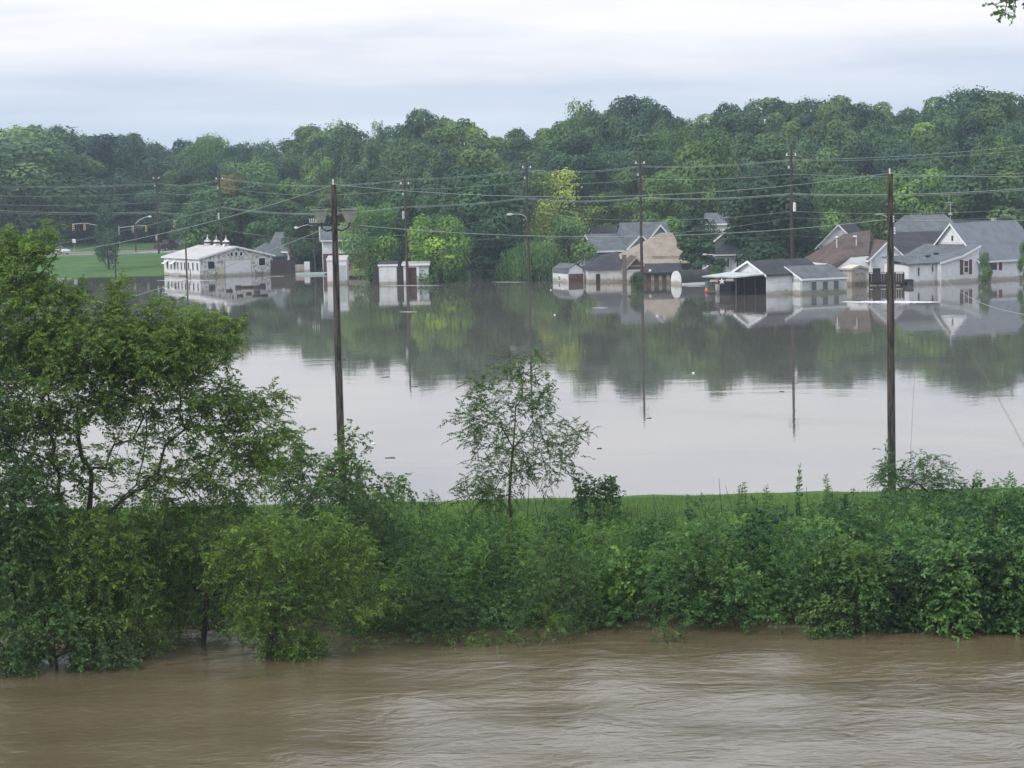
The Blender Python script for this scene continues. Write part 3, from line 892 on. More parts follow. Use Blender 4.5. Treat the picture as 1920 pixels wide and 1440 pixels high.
# parked boat on trailer and clutter under the canopy
vh = empty('moored_boat', on(1365, 550) + Vector((0, 1.2, 0)), R(12), 'white cabined boat half sunk under the carport canopy', 'boat')
MB().prism([(-1.9, -.6), (1.5, -.6), (1.8, .15), (-2.1, .15)], 'y', -.8, .8).build('hull', CARD, vh)
MB().prism([(-1.2, .152), (1.2, .152), (1.0, .9), (-.9, .9)], 'y', -.6, .6).build('cabin', GLASS, vh)
MB().prism([(-1.3, .902), (1.3, .902), (1.0, 1.15), (0, 1.25), (-1.0, 1.15)], 'y', -.75, .75).build('cabin_roof', DARKW, vh)
for uu in (-1.25, 1.15):
    MB().box(uu - .18, uu + .18, -.85, -.66, -.6, .95).build('white_panel', WHITE2, vh)
gb = empty('green_locker', on(1330, 547) + Vector((0, 1, 0)), R(10), 'faded green upright locker in water at the left of the carport', 'locker')
MB().box(-.3, .3, -.3, .3, -1, 1.05).build('cabinet', GREENP, gb)
MB().box(-.24, .24, -.33, -.302, .3, .9).build('door', TARP, gb)
bo = MB().lathe((0, 0, 0), [(.05, -.25), (.2, -.15), (.25, 0), (.2, .15), (.08, .28), (.05, .33)], 14).build('orange_buoy', ORANGE, smooth=True)
bo.location = on(1325.5, 547.5) + Vector((0, 0, .12)); tag(bo, 'orange buoy floating at the foot of the green locker', 'buoy')

# --- grey garage with three windows
o = on(1504.7, 551.8)
g2 = house('garage', 'pale grey garage with white gable and three dark side windows', 'garage', o, R(26), 0, 5.45, 0, 6.0, 1.5, 2.65, 'u', 'gable', GREYWALL, ROOFG, BRIGHT, ov=.12, gm=BRIGHT)
F = face('front', 0, 5.45, 0, 6); LF = face('left', 0, 5.45, 0, 6)
for c in (1.35, 2.75, 4.1):
    window(g2, F, c, .30, .72, .95, GREYWALL, TARP, bars=0, fw=.05)
panel(g2, LF, 1.5, -1.4, 2.4, 2.55, WHITE2, 'garage_door')
for k in range(4):
    MB().box(*slab_on(LF, .35, 2.65, -1.0 + k * .6, -.97 + k * .6, .062, .075)).build('door_panel_joint', GREYWALL, g2)
# beige shed
o = on(1597, 535)
h = house('tool_shed', 'small beige board shed beside the dark deck railing', 'shed', o, R(30), 0, 2.1, 0, 1.6, 1.75, 2.05, 'v', 'gable', BEIGE, CREAM, BEIGE, ov=.12)
F = face('front', 0, 2.1, 0, 1.6)
for k in range(7):
    MB().box(*slab_on(F, .05 + k * .29, .3 + k * .29, -1.3, 1.68, .01, .035)).build('board', BEIGE, h)
for (c, z_) in ((.7, 1.15), (1.4, 1.15), (.7, .1), (1.4, .1)):
    MB().box(*slab_on(F, c - .14, c + .14, z_, z_ + .06, .04, .07)).build('hinge', DARKW, h)
# deck
a_, b_ = on(1630, 537), on(1695, 536)
dk = empty('deck_railing', a_, math.atan2(b_.y - a_.y, b_.x - a_.x), 'dark brown raised deck railing standing in water before the gabled house', 'railing')
dl = (b_ - a_).length
MB().box(0, dl, .3, 2.8, .15, .3).build('deck_floor', DARKW, dk)
for k in range(int(dl / .26)):
    MB().box(k * .26, k * .26 + .235, -.02, .02, .35 + .01 * (k % 2), 1.35).build('board', DARKW, dk)
for k in range(5):
    MB().box(k * dl / 4 - .06, k * dl / 4 + .06, .022, .14, -1.4, 1.45).build('post', DARKW, dk)
MB().box(0, dl, -.05, .16, 1.452, 1.5).build('top_rail', DARKW, dk)
MB().box(.4, 1.2, .5, 1.1, .302, 1.9).build('planter', DARKW, dk)

# --- brown roofed house with front gable
o = on(1632, 531)
h = house('house', 'white house with brown roof, front gable and sliding glass door', 'house', o, R(8), 0, 3.9, 0, 7, 2.75, 4.55, 'v', 'gable', WHITE, ROOFBR, BRIGHT, ov=.35)
F = face('front', 0, 3.9, 0, 7)
window(h, F, 2.95, .9, 1.3, 1.75, BRIGHT, GLASS, bars=0, name='sliding_door')
wl = MB().box(-5.4, -.02, .8, 8, -1.5, 2.3).build('side_wall', WHITE, h)
MB().add([(-5.7, .4, 1.75), (-3.9, .3, 1.7), (-2.0, .5, 2.95), (0, .5, 3.05), (1.7, 5.2, 5.75), (-1.5, 5.0, 5.35), (-5.7, 9, 2.2), (3.9, 9, 3.0)],
         [(0, 1, 2, 5), (2, 3, 4, 5), (0, 5, 6), (5, 4, 7, 6), (4, 3, 7), (0, 6, 7, 3, 2, 1)]).build('side_roof', ROOFBR, h)
MB().prism([(-3.9, 1.6), (-.02, 1.6), (-.02, 2.98), (-2.0, 2.9)], 'y', .45, .79).build('upper_wall', WHITE, h)
FS = ((lambda c, z, n: (c, .8 - n, z)), (1, 0)); FU = ((lambda c, z, n: (c, .45 - n, z)), (1, 0))
MB().box(*slab_on(FU, -1.4, -.95, 1.75, 2.0, .003, .04)).build('window', GLASS, h)
MB().box(*slab_on(FS, -3.3, -2.85, 1.3, 1.55, .003, .04)).build('window', GLASS, h)
MB().bar((-2.9, 3, 2.6), (-2.9, 3, 5.0), .06).lathe((-2.9, 3, 5.0), [(.2, 0), (.2, .12), (.02, .2)], 8).build('vent_pipe', CERAM, h)
MB().bar((-.8, 2.5, 3.6), (-.8, 2.5, 5.0), .05).lathe((-.95, 2.5, 5.0), [(.05, 0), (.26, .1), (.18, .22)], 8).build('vent_pipe', CERAM, h)
for (p0, p1) in (((-.02, -.35, 2.6), (-.02, -.35, -1)),):
    MB().bar(p0, p1, .05).build('downpipe', BRIGHT, h)
# grey roofs behind
h = house('house', 'grey roofed house with white siding behind the brown roofed house', 'house', on(1560, 518, 0), R(-22), -1.6, 3.4, 0, 7, 3.6, 6.1, 'v', 'gable', WHITE, ROOFD, BRIGHT)
h = house('house', 'house with wide weathered grey hip roof between brown roof and steeple gable', 'house', on(1676, 512, .3), R(-6), 0, 8.0, 0, 9, 4.6, 6.7, 'u', 'hip', WHITE, ROOFG, ROOFG, ov=.4, ridge_in=2.0)
h = house('house', 'house with low dark grey slope in front of the weathered hip roof', 'house', on(1680, 524, .0), R(-4), 0, 6.4, 0, 5, 2.6, 5.0, 'v', 'shed', WHITE, ROOFD, ROOFD, ov=.3, hl=2.6)
for c in list(h.children):
    bpy.data.objects.remove(c)
MB().box(0, 6.4, 0, 5, -1, 2.5).build('wall', WHITE, h)
MB().prism([(-.3, 2.45), (5.2, 5.25), (5.2, 2.6)], 'x', -.3, 6.6).build('roof', ROOFD, h)

# --- white house at right with saltbox wing and maroon shutters
o = on(1836, 527.3)
TH = R(31)
mh = house('house', 'white house with blue grey roof, tall pointed gable and maroon shutters', 'house', o, TH, 0, 9.5, 0, 8.6, 2.35, 6.25, 'u', 'gable', WHITE2, ROOFB, BRIGHT, ov=.3)
F = face('front', 0, 9.5, 0, 8.6)
window(mh, F, 1.95, 1.05, 1.5, 1.15, BRIGHT, GLASS, bars=0, fw=.1)
panel(mh, F, 3.15, 1.1, .42, 1.2, SHUT, 'shutter', .07)
window(mh, F, 7.2, 1.05, 1.3, 1.15, BRIGHT, GLASS, bars=1)
MB().box(6.1, 6.5, 4.1, 4.5, 6.0, 6.75).build('chimney', BEIGE, mh)
MB().box(*slab_on(face('left', 0, 9.5, 0, 8.6), 4.1, 4.35, 4.4, 4.95, .003, .05)).build('gable_vent', GLASS, mh)
sw = MB().prism([(-5.75, -1.5), (-.01, -1.5), (-.01, 3.85), (-2.6, 2.85), (-5.75, 2.25)], 'y', .02, 8.5).build('wing_wall', WHITE2, mh)
MB().prism([(-5.95, 2.22), (-2.6, 2.87), (.0, 3.88), (.0, 4.02), (-2.6, 3.01), (-5.95, 2.36)], 'y', -.28, 8.8).build('wing_roof', ROOFG, mh)
MB().prism([(-5.95, 2.1), (-2.6, 2.75), (.0, 3.76), (.0, 3.98), (-2.6, 2.97), (-5.95, 2.32)], 'y', -.34, -.283).build('wing_fascia', BRIGHT, mh)
for vv in ((-4.2, 3.6), (-3.0, 3.6)):
    MB().box(vv[0], vv[0] + .4, vv[1], vv[1] + .4, 2.72 + (vv[0] + 4.2) * .2, 2.95 + (vv[0] + 4.2) * .2).build('roof_vent', CARD, mh)
FW = ((lambda c, z, n: (c, .02 - n, z)), (1, 0))
window(mh, FW, -1.95, .95, .75, 1.45, BRIGHT, GLASS, bars=1)
for c in (-2.6, -1.3):
    panel(mh, FW, c, .85, .40, 1.6, SHUT, 'shutter', .07)
MB().box(-9.6, -5.77, .6, 4.6, -1.5, 2.15).build('low_wing_wall', WHITE2, mh)
MB().add([(-9.9, .3, 2.17), (-5.6, .3, 2.17), (-5.6, 4.8, 2.9), (-9.9, 4.8, 2.9), (-9.9, .3, 2.28), (-5.6, .3, 2.28), (-5.6, 4.8, 3.01), (-9.9, 4.8, 3.01)],
         [(3, 2, 1, 0), (4, 5, 6, 7), (0, 1, 5, 4), (1, 2, 6, 5), (2, 3, 7, 6), (3, 0, 4, 7)]).build('low_wing_roof', ROOFG, mh)
FL = ((lambda c, z, n: (c, .6 - n, z)), (1, 0))
window(mh, FL, -8.3, .9, .35, 1.0, BRIGHT, GLASS, bars=0, fw=.04)
window(mh, FL, -6.3, 1.25, .35, .9, BRIGHT, GLASS, bars=0, fw=.04)
MB().bar((-.02, -.1, 2.3), (-.02, -.1, -1.2), .06).build('downpipe', STEEL, mh)
MB().bar((-5.7, -.1, 2.2), (-5.7, -.1, -1.2), .05).build('downpipe', BRIGHT, mh)
# rail, bin, aerial
rl = empty('hand_rail', on(1718, 533) + Vector((0, -.3, 0)), R(28), 'low white pipe handrail in the water before the white wing', 'railing')
for k in range(2):
    MB().bar((k * 2.35, 0, -1), (k * 2.35, 0, .75), .05).build('post', STEEL, rl)
MB().bar((0, 0, .62), (2.35, 0, .62), .03).bar((0, 0, .15), (2.35, 0, .15), .025).build('rail', STEEL, rl)
bn = empty('wheeled_bin', on(1703.5, 535) + Vector((0, -.2, 0)), R(10), 'dark blue lidded bin beside the deck railing', 'bin')
MB().prism([(-.35, -.6), (.35, -.6), (.4, .5), (-.4, .5)], 'y', -.35, .35).build('bin_body', CARD, bn)
MB().prism([(-.44, .502), (.44, .502), (.3, .66), (-.3, .66)], 'y', -.4, .4).build('lid', DARKW, bn)
ea = empty('utility_box', on(1694, 535) + Vector((0, -.1, 0)), R(10), 'small pale meter box on a stub beside the deck', 'box')
MB().box(-.18, .18, -.15, .15, -.8, .6).build('housing', CREAM, ea)
MB().box(-.2, .2, -.17, .17, .602, .66).build('cap', BEIGE, ea)
ap = at(1782, 425, 252)
ae = empty('tv_aerial', (ap.x, ap.y, 3.0), R(20), 'thin television aerial mast above the steeple gable', 'aerial')
MB().bar((0, 0, 0), (0, 0, zat(1782, 378, 252) - 3), .04).build('mast', STEEL, ae)
zt = zat(1782, 380, 252) - 3
for k, (zz, ww) in enumerate(((zt, .9), (zt - .25, .6), (zt - 1.4, .7))):
    MB().bar((-ww / 2, 0, zz), (ww / 2, 0, zz), .03).build('element', STEEL, ae)
MB().lathe((0, 0, zt - 1.5), [(.05, 0), (.22, .1), (.2, .25), (.05, .3)], 8).build('rotor', STEEL, ae)

# ------------------------------------------------------------------ vegetation
def unit(a):
    return a / np.maximum(np.linalg.norm(a, axis=-1, keepdims=True), 1e-9)
def leaf_quads(P, A, Nn, ln, wd, fold=.18):
    """folded rhombus leaves: base P, axis A, normal Nn -> verts (n*4,3), tris (n*2,3)"""
    Sd = unit(np.cross(A, Nn))
    ln = np.asarray(ln)[:, None]; wd = np.asarray(wd)[:, None]
    v0 = P
    v1 = P + A * ln * .45 + Sd * wd * .5 + Nn * wd * fold
    v2 = P + A * ln
    v3 = P + A * ln * .45 - Sd * wd * .5 + Nn * wd * fold
    V = np.stack([v0, v1, v2, v3], 1).reshape(-1, 3)
    b = np.arange(len(P))[:, None] * 4
    T = np.concatenate([b + np.array([[0, 1, 2]]), b + np.array([[0, 2, 3]])], 1).reshape(-1, 3)
    return V, T
def tubes(A, B, ra, rb, n=5):
    """many tapered prisms at once"""
    d = unit(B - A)
    ref = np.where(np.abs(d[:, 2:3]) > .9, np.array([[1., 0, 0]]), np.array([[0, 0, 1.]]))
    p = unit(np.cross(d, ref)); q_ = np.cross(d, p)
    t = np.arange(n) * 2 * math.pi / n
    c, s_ = np.cos(t)[None, :, None], np.sin(t)[None, :, None]
    ring = p[:, None] * c + q_[:, None] * s_
    V = np.concatenate([A[:, None] + ring * ra[:, None, None], B[:, None] + ring * rb[:, None, None]], 1).reshape(-1, 3)
    i = np.arange(n); j = (i + 1) % n
    Q = np.stack([i, j, j + n, i + n], 1)
    Q = (Q[None] + (np.arange(len(A)) * 2 * n)[:, None, None]).reshape(-1, 4)
    return V, Q

def crown_mesh(name, seed, Ht, Rd, low, shape='round', lobes=34, leaves=9000, lsize=.42, loose=0.0):
    r = np.random.default_rng(seed)
    C, LR = [], []
    for i in range(lobes):
        if shape == 'cone':
            h_ = r.uniform(0, 1); rad = Rd * (1 - h_) ** .8 * r.uniform(.35, .95) + .2; lr = (.22 + .7 * (1 - h_)) * r.uniform(.7, 1.1) * Rd * .42
        elif shape == 'willow':
            h_ = r.uniform(.25, .95); rad = Rd * math.sqrt(max(0, 1 - (h_ - .35) ** 2 * 2)) * r.uniform(.3, .9); lr = Rd * r.uniform(.22, .34)
        elif shape == 'tall':
            h_ = r.uniform(.05, .95); rad = Rd * (math.sin(math.pi * (h_ * .8 + .15)) ** .7) * r.uniform(.35, .95); lr = Rd * r.uniform(.22, .40)
        else:
            h_ = r.uniform(.04, .93); rad = Rd * (math.sin(math.pi * (h_ * .72 + .22)) ** .6) * r.uniform(.35, .9); lr = Rd * r.uniform(.22, .46)
        a = r.uniform(0, 2 * math.pi)
        C.append((rad * math.cos(a), rad * math.sin(a), low + (Ht - low) * h_ - lr * .3 * h_)); LR.append(lr)
    C = np.array(C); LR = np.array(LR)
    w_ = LR ** 2; w_ /= w_.sum()
    k = r.choice(lobes, size=leaves, p=w_)
    d = unit(r.standard_normal((leaves, 3)) + np.array([0, 0, .35]))
    if shape == 'willow':
        rr_ = r.uniform(.6, 1.05, (leaves, 1)); sc = np.array([1, 1, 1.0])
        P = C[k] + d * LR[k][:, None] * rr_ * sc
        P[:, 2] -= r.uniform(0, 1, leaves) ** 1.5 * 2.6
    else:
        rr_ = 1 - np.abs(r.normal(0, .16 + loose * .2, (leaves, 1)))
        P = C[k] + d * LR[k][:, None] * rr_ * np.array([1, 1, .85])
        P += r.normal(0, .10 + loose, (leaves, 3))
    # thin out what is buried inside neighbours
    dist = np.linalg.norm(P[:, None] - C[None], axis=2) / LR[None]
    dist[np.arange(leaves), k] = 9
    buried = dist.min(1) < .72
    keep = ~buried | (r.random(leaves) < .25)
    keep &= P[:, 2] > .2
    P, d, k = P[keep], d[keep], k[keep]
    n = len(P)
    Nn = unit(d + r.normal(0, .24, (n, 3)) + np.array([0, 0, .25]))
    A = unit(np.cross(Nn, r.standard_normal((n, 3))))
    if shape == 'willow':
        A = unit(np.array([[0, 0, -1.0]]) + r.normal(0, .18, (n, 3))); Nn = unit(np.cross(A, r.standard_normal((n, 3))))
        ln = lsize * r.uniform(1.2, 2.2, n); wd = lsize * r.uniform(.25, .4, n)
    else:
        ln = lsize * r.uniform(.6, 1.35, n); wd = ln * r.uniform(.55, .85, n)
    V, T = leaf_quads(P, A, Nn, ln, wd)
    lobe_t = r.normal(0, .20, lobes)
    tint = np.clip(.47 + lobe_t[k] + r.normal(0, .10, n), 0, 1)
    return np_mesh(name, V, tris=T, tint=np.repeat(tint, 2))
def trunk_mesh(name, seed, Ht, Rd, low, r0=.28, limbs=9):
    r = np.random.default_rng(seed)
    A, B, ra, rb = [], [], [], []
    p = np.array([0, 0, -2.5]); top = Ht * .8
    n = 7
    prev = p; pr = r0 * 1.25
    pts = [p]
    for i in range(1, n + 1):
        q_ = np.array([r.normal(0, .18) * i * .4, r.normal(0, .18) * i * .4, -2.5 + (top + 2.5) * i / n])
        rr_ = r0 * (1 - i / (n + 1)) + .03
        A.append(prev); B.append(q_); ra.append(pr); rb.append(rr_)
        prev, pr = q_, rr_
        pts.append(q_)
    for i in range(limbs):
        k = r.integers(2, n)
        s_ = pts[k]; a = r.uniform(0, 2 * math.pi)
        e1 = s_ + np.array([math.cos(a) * Rd * .35, math.sin(a) * Rd * .35, Ht * .08])
        e2 = e1 + np.array([math.cos(a) * Rd * .35, math.sin(a) * Rd * .35, Ht * .1])
        rr_ = r0 * .42
        A += [s_, e1]; B += [e1, e2]; ra += [rr_, rr_ * .65]; rb += [rr_ * .65, rr_ * .2]
    V, Q = tubes(np.array(A), np.array(B), np.array(ra), np.array(rb), 6)
    return np_mesh(name, V, Q)
KINDS = {}
def kind(key, **kw):
    tr = {k: kw.pop(k) for k in ('r0', 'limbs') if k in kw}
    cm = crown_mesh('crown', **kw)
    tm = trunk_mesh('trunk', kw['seed'] + 500, kw['Ht'], kw['Rd'], kw['low'], **tr)
    cm.materials.append(LEAF_FAR); tm.materials.append(BARK)
    KINDS[key] = (cm, tm, kw['Ht'], kw['Rd'])
kind('r1', seed=1, Ht=16, Rd=6.0, low=1.5, lobes=30, leaves=14000, lsize=.50)
kind('r2', seed=2, Ht=16, Rd=5.4, low=1.0, lobes=24, leaves=13000, lsize=.48)
kind('r3', seed=3, Ht=16, Rd=6.6, low=2.0, lobes=34, leaves=15000, lsize=.50)
kind('r4', seed=4, Ht=16, Rd=5.8, low=1.2, lobes=40, leaves=14000, lsize=.42, loose=.12)
kind('t1', seed=5, Ht=18, Rd=4.6, low=1.5, shape='tall', lobes=36, leaves=10000, lsize=.46)
kind('t2', seed=6, Ht=18, Rd=4.2, low=2.5, shape='tall', lobes=26, leaves=8000, lsize=.42, loose=.15)
kind('t3', seed=7, Ht=18, Rd=5.0, low=1.5, shape='tall', lobes=44, leaves=10500, lsize=.48, loose=.05)
kind('wispy', seed=8, Ht=17, Rd=5.2, low=3.0, lobes=26, leaves=5200, lsize=.44, loose=.3, limbs=16)
kind('small', seed=9, Ht=8, Rd=3.3, low=.4, lobes=34, leaves=6500, lsize=.32)
kind('small2', seed=10, Ht=8, Rd=3.0, low=.6, lobes=26, leaves=5200, lsize=.34, loose=.1)
kind('cone', seed=12, Ht=12, Rd=2.8, low=.5, shape='cone', lobes=70, leaves=8500, lsize=.34)
kind('willow', seed=13, Ht=7, Rd=3.6, low=.8, shape='willow', lobes=30, leaves=9000, lsize=.34)
def tree(key, x, y, z, hgt, wid, colr, label, group=None, name='tree', rot=None, cat='tree', bark=None):
    cm, tm, Ht, Rd = KINDS[key]
    root = empty(name, (x, y, z), random.uniform(0, 6.28) if rot is None else rot, label, cat, group)
    sx = wid / Rd; sz = hgt / Ht
    root.scale = (sx, sx, sz)
    c = bpy.data.objects.new('crown', cm); COL.objects.link(c); c.parent = root
    c.color = (*colr, 1)
    t = bpy.data.objects.new('trunk', tm); COL.objects.link(t); t.parent = root
    return root
# skyline of the wooded hill: photograph column -> tree-top row
SKX = [-200, 0, 50, 100, 150, 185, 250, 290, 312, 340, 400, 450, 530, 560, 600, 650, 690, 712, 724, 745, 790, 830, 870, 900, 960, 990, 1040, 1070, 1100, 1150, 1180, 1230, 1290, 1320, 1336, 1355, 1400, 1450, 1500, 1530, 1570, 1620, 1650, 1700, 1750, 1800, 1850, 1900, 1920, 2150]
SKY_ = [255, 252, 234, 238, 250, 246, 256, 270, 286, 264, 252, 258, 266, 264, 242, 236, 228, 240, 268, 236, 212, 226, 228, 246, 246, 238, 246, 216, 194, 204, 186, 192, 200, 216, 232, 206, 196, 192, 202, 192, 184, 188, 198, 192, 196, 172, 172, 186, 190, 190]
def sky_row(px):
    return float(np.interp(px, SKX, SKY_))
big = ['r1', 'r2', 'r3', 'r4', 't1', 't2', 't3', 'r1', 'r3']
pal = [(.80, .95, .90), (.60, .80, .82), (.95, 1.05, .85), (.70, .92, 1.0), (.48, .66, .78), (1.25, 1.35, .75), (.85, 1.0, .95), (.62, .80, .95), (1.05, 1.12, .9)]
rows = [(404, 0, 5.6), (390, 10, 6.2), (374, 26, 6.8), (358, 46, 7.2), (344, 72, 7.6)]
for ri, (Y, drop, step) in enumerate(rows):
    x = -138 + ri * 2.2
    x0_ = x
    while x0_ < 138:
        px = 960 + x0_ / Y * FPX
        yy = Y + random.uniform(-7, 7) + float(np.interp(px, [480, 760, 900, 1500, 1750], [58, 8, -18, -22, -36]))
        x = (px - 960) / FPX * yy
        left = px < 700
        if px < 480 and yy < 425:           # lawn and road occupy the near left bank
            x0_ += step; continue
        row = sky_row(px) + drop * (1.0 if not left else .55) + (random.uniform(0, 14) if ri else random.uniform(-13, 9))
        g = gz(x, yy)
        ztop = zat(px, row, yy)
        hgt = ztop - g
        k_ = random.choice(big)
        wid = random.uniform(4.4, 6.6)
        c_ = random.choice(pal); br = random.uniform(.8, 1.15)
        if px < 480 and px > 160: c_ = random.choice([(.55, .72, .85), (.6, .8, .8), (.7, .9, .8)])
        if hgt > 3:
            rank = ('on the crest of', 'high up in', 'halfway up', 'low down in', 'at the foot of')[ri]
            tone = 'yellowish green' if c_[0] >= 1.05 else ('light green' if c_[0] > .9 else ('dark bluish' if c_[0] < .56 else ('deep green' if c_[0] < .66 else 'mid green')))
            place = next(w_ for lim_, w_ in ((60, 'behind the sycamore'), (300, 'beyond the road'), (520, 'above the barn'), (690, 'above the brick house'), (860, 'above the plank sheds'), (1010, 'above the willow'),
                    (1150, 'above the gambrel shed'), (1300, 'above the tan roofs'), (1430, 'above the conifer'), (1560, 'above the carport garage'), (1700, 'above the brown roof'), (1830, 'above the hip roof'), (9999, 'above the blue grey roof')) if px < lim_)
            size_ = 'broad' if wid > 5.5 else 'narrow'
            near = f'{size_} {tone} tree {rank} the wood {place}'
            near_old = 'leafy tree in the front rank of the wooded hillside' if ri == 4 else ('leafy tree in the far rank on the hill crest against the sky' if ri == 0 else 'leafy tree in the middle ranks of the wooded hillside')
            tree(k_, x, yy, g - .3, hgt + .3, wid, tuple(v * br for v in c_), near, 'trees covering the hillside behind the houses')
        x0_ += step * random.uniform(.75, 1.2)
# trees that stand out: (kind, px, row of foot, row of top, half width px, Y, colour, label)
G = (1.0, 1.15, .8)
singles = [
 ('wispy', 1088, 440, 186, 30, 372, (.75, .9, .85), 'ragged narrow treetop poking above the skyline left of the highest dome'),
 ('r3', 1205, 440, 178, 44, 376, (.55, .72, .80), 'dark domed treetop that is highest over the blue grey house'),
 ('t3', 792, 450, 206, 36, 392, (.60, .78, .82), 'tall dark treetop with two knobs left of centre skyline'),
 ('r2', 868, 450, 222, 34, 388, (1.5, 1.6, .8), 'yellow green treetop on the skyline right of the two knobbed tree'),
 ('wispy', 712, 450, 224, 18, 405, (.8, .95, .85), 'thin see-through treetop breaking the skyline left of centre'),
 ('r1', 1830, 430, 168, 62, 352, (.75, .92, .85), 'highest rounded treetop at the right skyline'),
 ('t1', 1572, 430, 180, 34, 372, (.7, .88, .88), 'upright treetop on the skyline above the brown roof'),
 ('r4', 400, 450, 248, 42, 440, (1.2, 1.35, .85), 'light green treetop on the skyline above the barn'),
 ('wispy', 75, 470, 236, 105, 405, (.95, 1.05, 1.0), 'tall pale green sycamore at the far left with bare limbs showing'),
 ('r4', 30, 470, 262, 95, 398, (.85, .98, .95), 'broad pale green tree at the left edge behind the sycamore'),
 ('r2', 150, 470, 285, 80, 412, (.8, .98, .95), 'grey green tree right of the sycamore'),
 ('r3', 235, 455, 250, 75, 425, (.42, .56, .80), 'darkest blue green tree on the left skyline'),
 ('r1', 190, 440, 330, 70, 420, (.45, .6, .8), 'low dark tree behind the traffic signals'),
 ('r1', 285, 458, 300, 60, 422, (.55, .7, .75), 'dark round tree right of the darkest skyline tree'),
 ('r3', 240, 455, 365, 55, 415, (.50, .66, .75), 'low dark tree beyond the road'),
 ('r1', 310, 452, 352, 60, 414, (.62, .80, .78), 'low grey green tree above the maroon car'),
 ('r4', 470, 440, 298, 46, 380, (1.25, 1.5, .95), 'yellow green tree rising over the barn roof'),
 ('r2', 395, 470, 300, 55, 395, (.75, 1.0, .75), 'mid green tree behind the barn cupolas'),
 ('r1', 440, 500, 352, 85, 335, (.72, .95, .8), 'large rounded tree directly behind the barn'),
 ('small', 395, 500, 385, 50, 326, (.75, .95, .8), 'dense low tree behind the barn ridge'),
 ('small2', 437, 455, 345, 28, 332, (1.9, 1.1, .8), 'rusty leaved tree top left of the tall wooden pole'),
 ('r2', 560, 470, 350, 55, 330, (.85, 1.05, .75), 'bright edged tree above the small white gabled house'),
 ('cone', 705, 480, 295, 28, 345, (.55, .7, .9), 'narrow dark spruce behind the pale green tree'),
 ('r2', 520, 500, 385, 52, 322, (.7, .9, .8), 'bushy tree above the grey canvas shed'),
 ('wispy', 662, 400, 225, 62, 412, (.8, .95, .85), 'airy crowned tree breaking the skyline left of centre'),
 ('r4', 695, 515, 398, 50, 272, (1.35, 1.65, .85), 'light green tree leaning over the covered boat'),
 ('r1', 770, 515, 372, 58, 278, (.68, .92, .82), 'dark green tree behind the red doored shed'),
 ('small', 823, 524, 412, 52, 262, (1.9, 2.1, .75), 'bright lime green tree standing in the flood water'),
 ('r3', 905, 520, 335, 88, 276, (.46, .66, .66), 'huge dark spreading tree at the centre of the far shore'),
 ('t3', 905, 500, 305, 60, 300, (1.0, 1.05, .75), 'olive topped tall tree behind the huge dark tree'),
 ('willow', 1000, 527, 450, 56, 264, (1.1, 1.3, .8), 'drooping willow at the foot of the street lamp pole'),
 ('wispy', 1045, 500, 338, 62, 288, (2.0, 1.75, .7), 'yellowing thin tree behind the willow'),
 ('small2', 1068, 515, 420, 38, 268, (1.1, 1.3, .95), 'small pale tree over the gambrel shed'),
 ('small', 1125, 470, 375, 45, 330, (.9, 1.1, .8), 'round low tree above the dark roofed house'),
 ('r2', 1255, 480, 338, 56, 288, (1.05, 1.25, .75), 'rounded bright green tree above the blue grey gables'),
 ('r1', 1325, 470, 270, 66, 302, (1.15, 1.25, .75), 'large olive green tree above the conifer'),
 ('cone', 1307, 517, 400, 44, 250, (.45, .60, .66), 'dark tall conifer standing beside the domed shed'),
 ('r1', 1447, 513, 336, 92, 256, (.36, .52, .58), 'massive dark round tree behind the carport garage'),
 ('cone', 1620, 440, 305, 22, 330, (.85, .98, 1.1), 'bluish spruce among the trees above the brown roof'),
 ('r4', 1600, 480, 345, 62, 284, (1.15, 1.35, .75), 'light green tree left of the right tall pole'),
 ('r3', 1715, 480, 335, 72, 287, (1.1, 1.3, .75), 'light green broad tree right of the right tall pole'),
 ('r1', 1870, 465, 312, 80, 292, (.75, .92, .78), 'dark tree behind the blue grey roof'),
 ('r3', 1785, 460, 330, 60, 300, (.7, .88, .8), 'dark tree behind the television aerial'),
 ('small', 1332, 515, 422, 24, 274, (.55, .7, .75), 'dark tree filling the gap right of the tall conifer'),
 ('small2', 203, 488, 398, 22, 318, (.50, .65, .70), 'slim dark tree on the lawn beside the signal masts'),
 ('small2', 1848, 534, 482, 12, 231, (.9, 1.1, .85), 'narrow dark shrub against the white house wall'),
 ('small2', 1921, 534, 460, 10, 233, (1.0, 1.2, .8), 'climbing green shrub at the right corner of the white house'),
 ('small', 1195, 545, 512, 12, 228, (.6, .75, .7), 'little dark shrub clinging to the foot of the pole in the flood'),
 ('small', 1343, 520, 499, 14, 246, (1.1, 1.1, .7), 'low olive shrub behind the domed shed'),
 ('small', 880, 512, 462, 40, 300, (.6, .8, .8), 'low dark shrub under the huge spreading tree'),
 ('small', 858, 524, 488, 17, 262, (.7, .9, .8), 'low shrub half hiding the small white lean-to'),
 ('small', 640, 500, 470, 22, 300, (.7, .9, .7), 'low shrub beside the brick house'),
]
for (k_, px, rf, rt, hwpx, Y, c_, lb) in singles:
    p = at(px, rf, Y)
    g = min(gz(p.x, p.y), p.z) if p.z > gz(p.x, p.y) + .5 else gz(p.x, p.y)
    g = max(g, -.6)
    zt = zat(px, rt, Y)
    sx = hwpx * Y / FPX * 1.17
    c_ = tuple(v * 1.12 for v in c_)
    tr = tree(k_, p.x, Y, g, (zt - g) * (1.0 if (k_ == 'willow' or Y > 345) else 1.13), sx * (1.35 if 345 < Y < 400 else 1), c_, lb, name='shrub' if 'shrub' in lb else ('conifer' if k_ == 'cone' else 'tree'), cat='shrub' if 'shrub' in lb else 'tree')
    if 'shrub' in lb:
        for c in list(tr.children):
            if c.name.startswith('trunk'):
                c.name = 'stem'
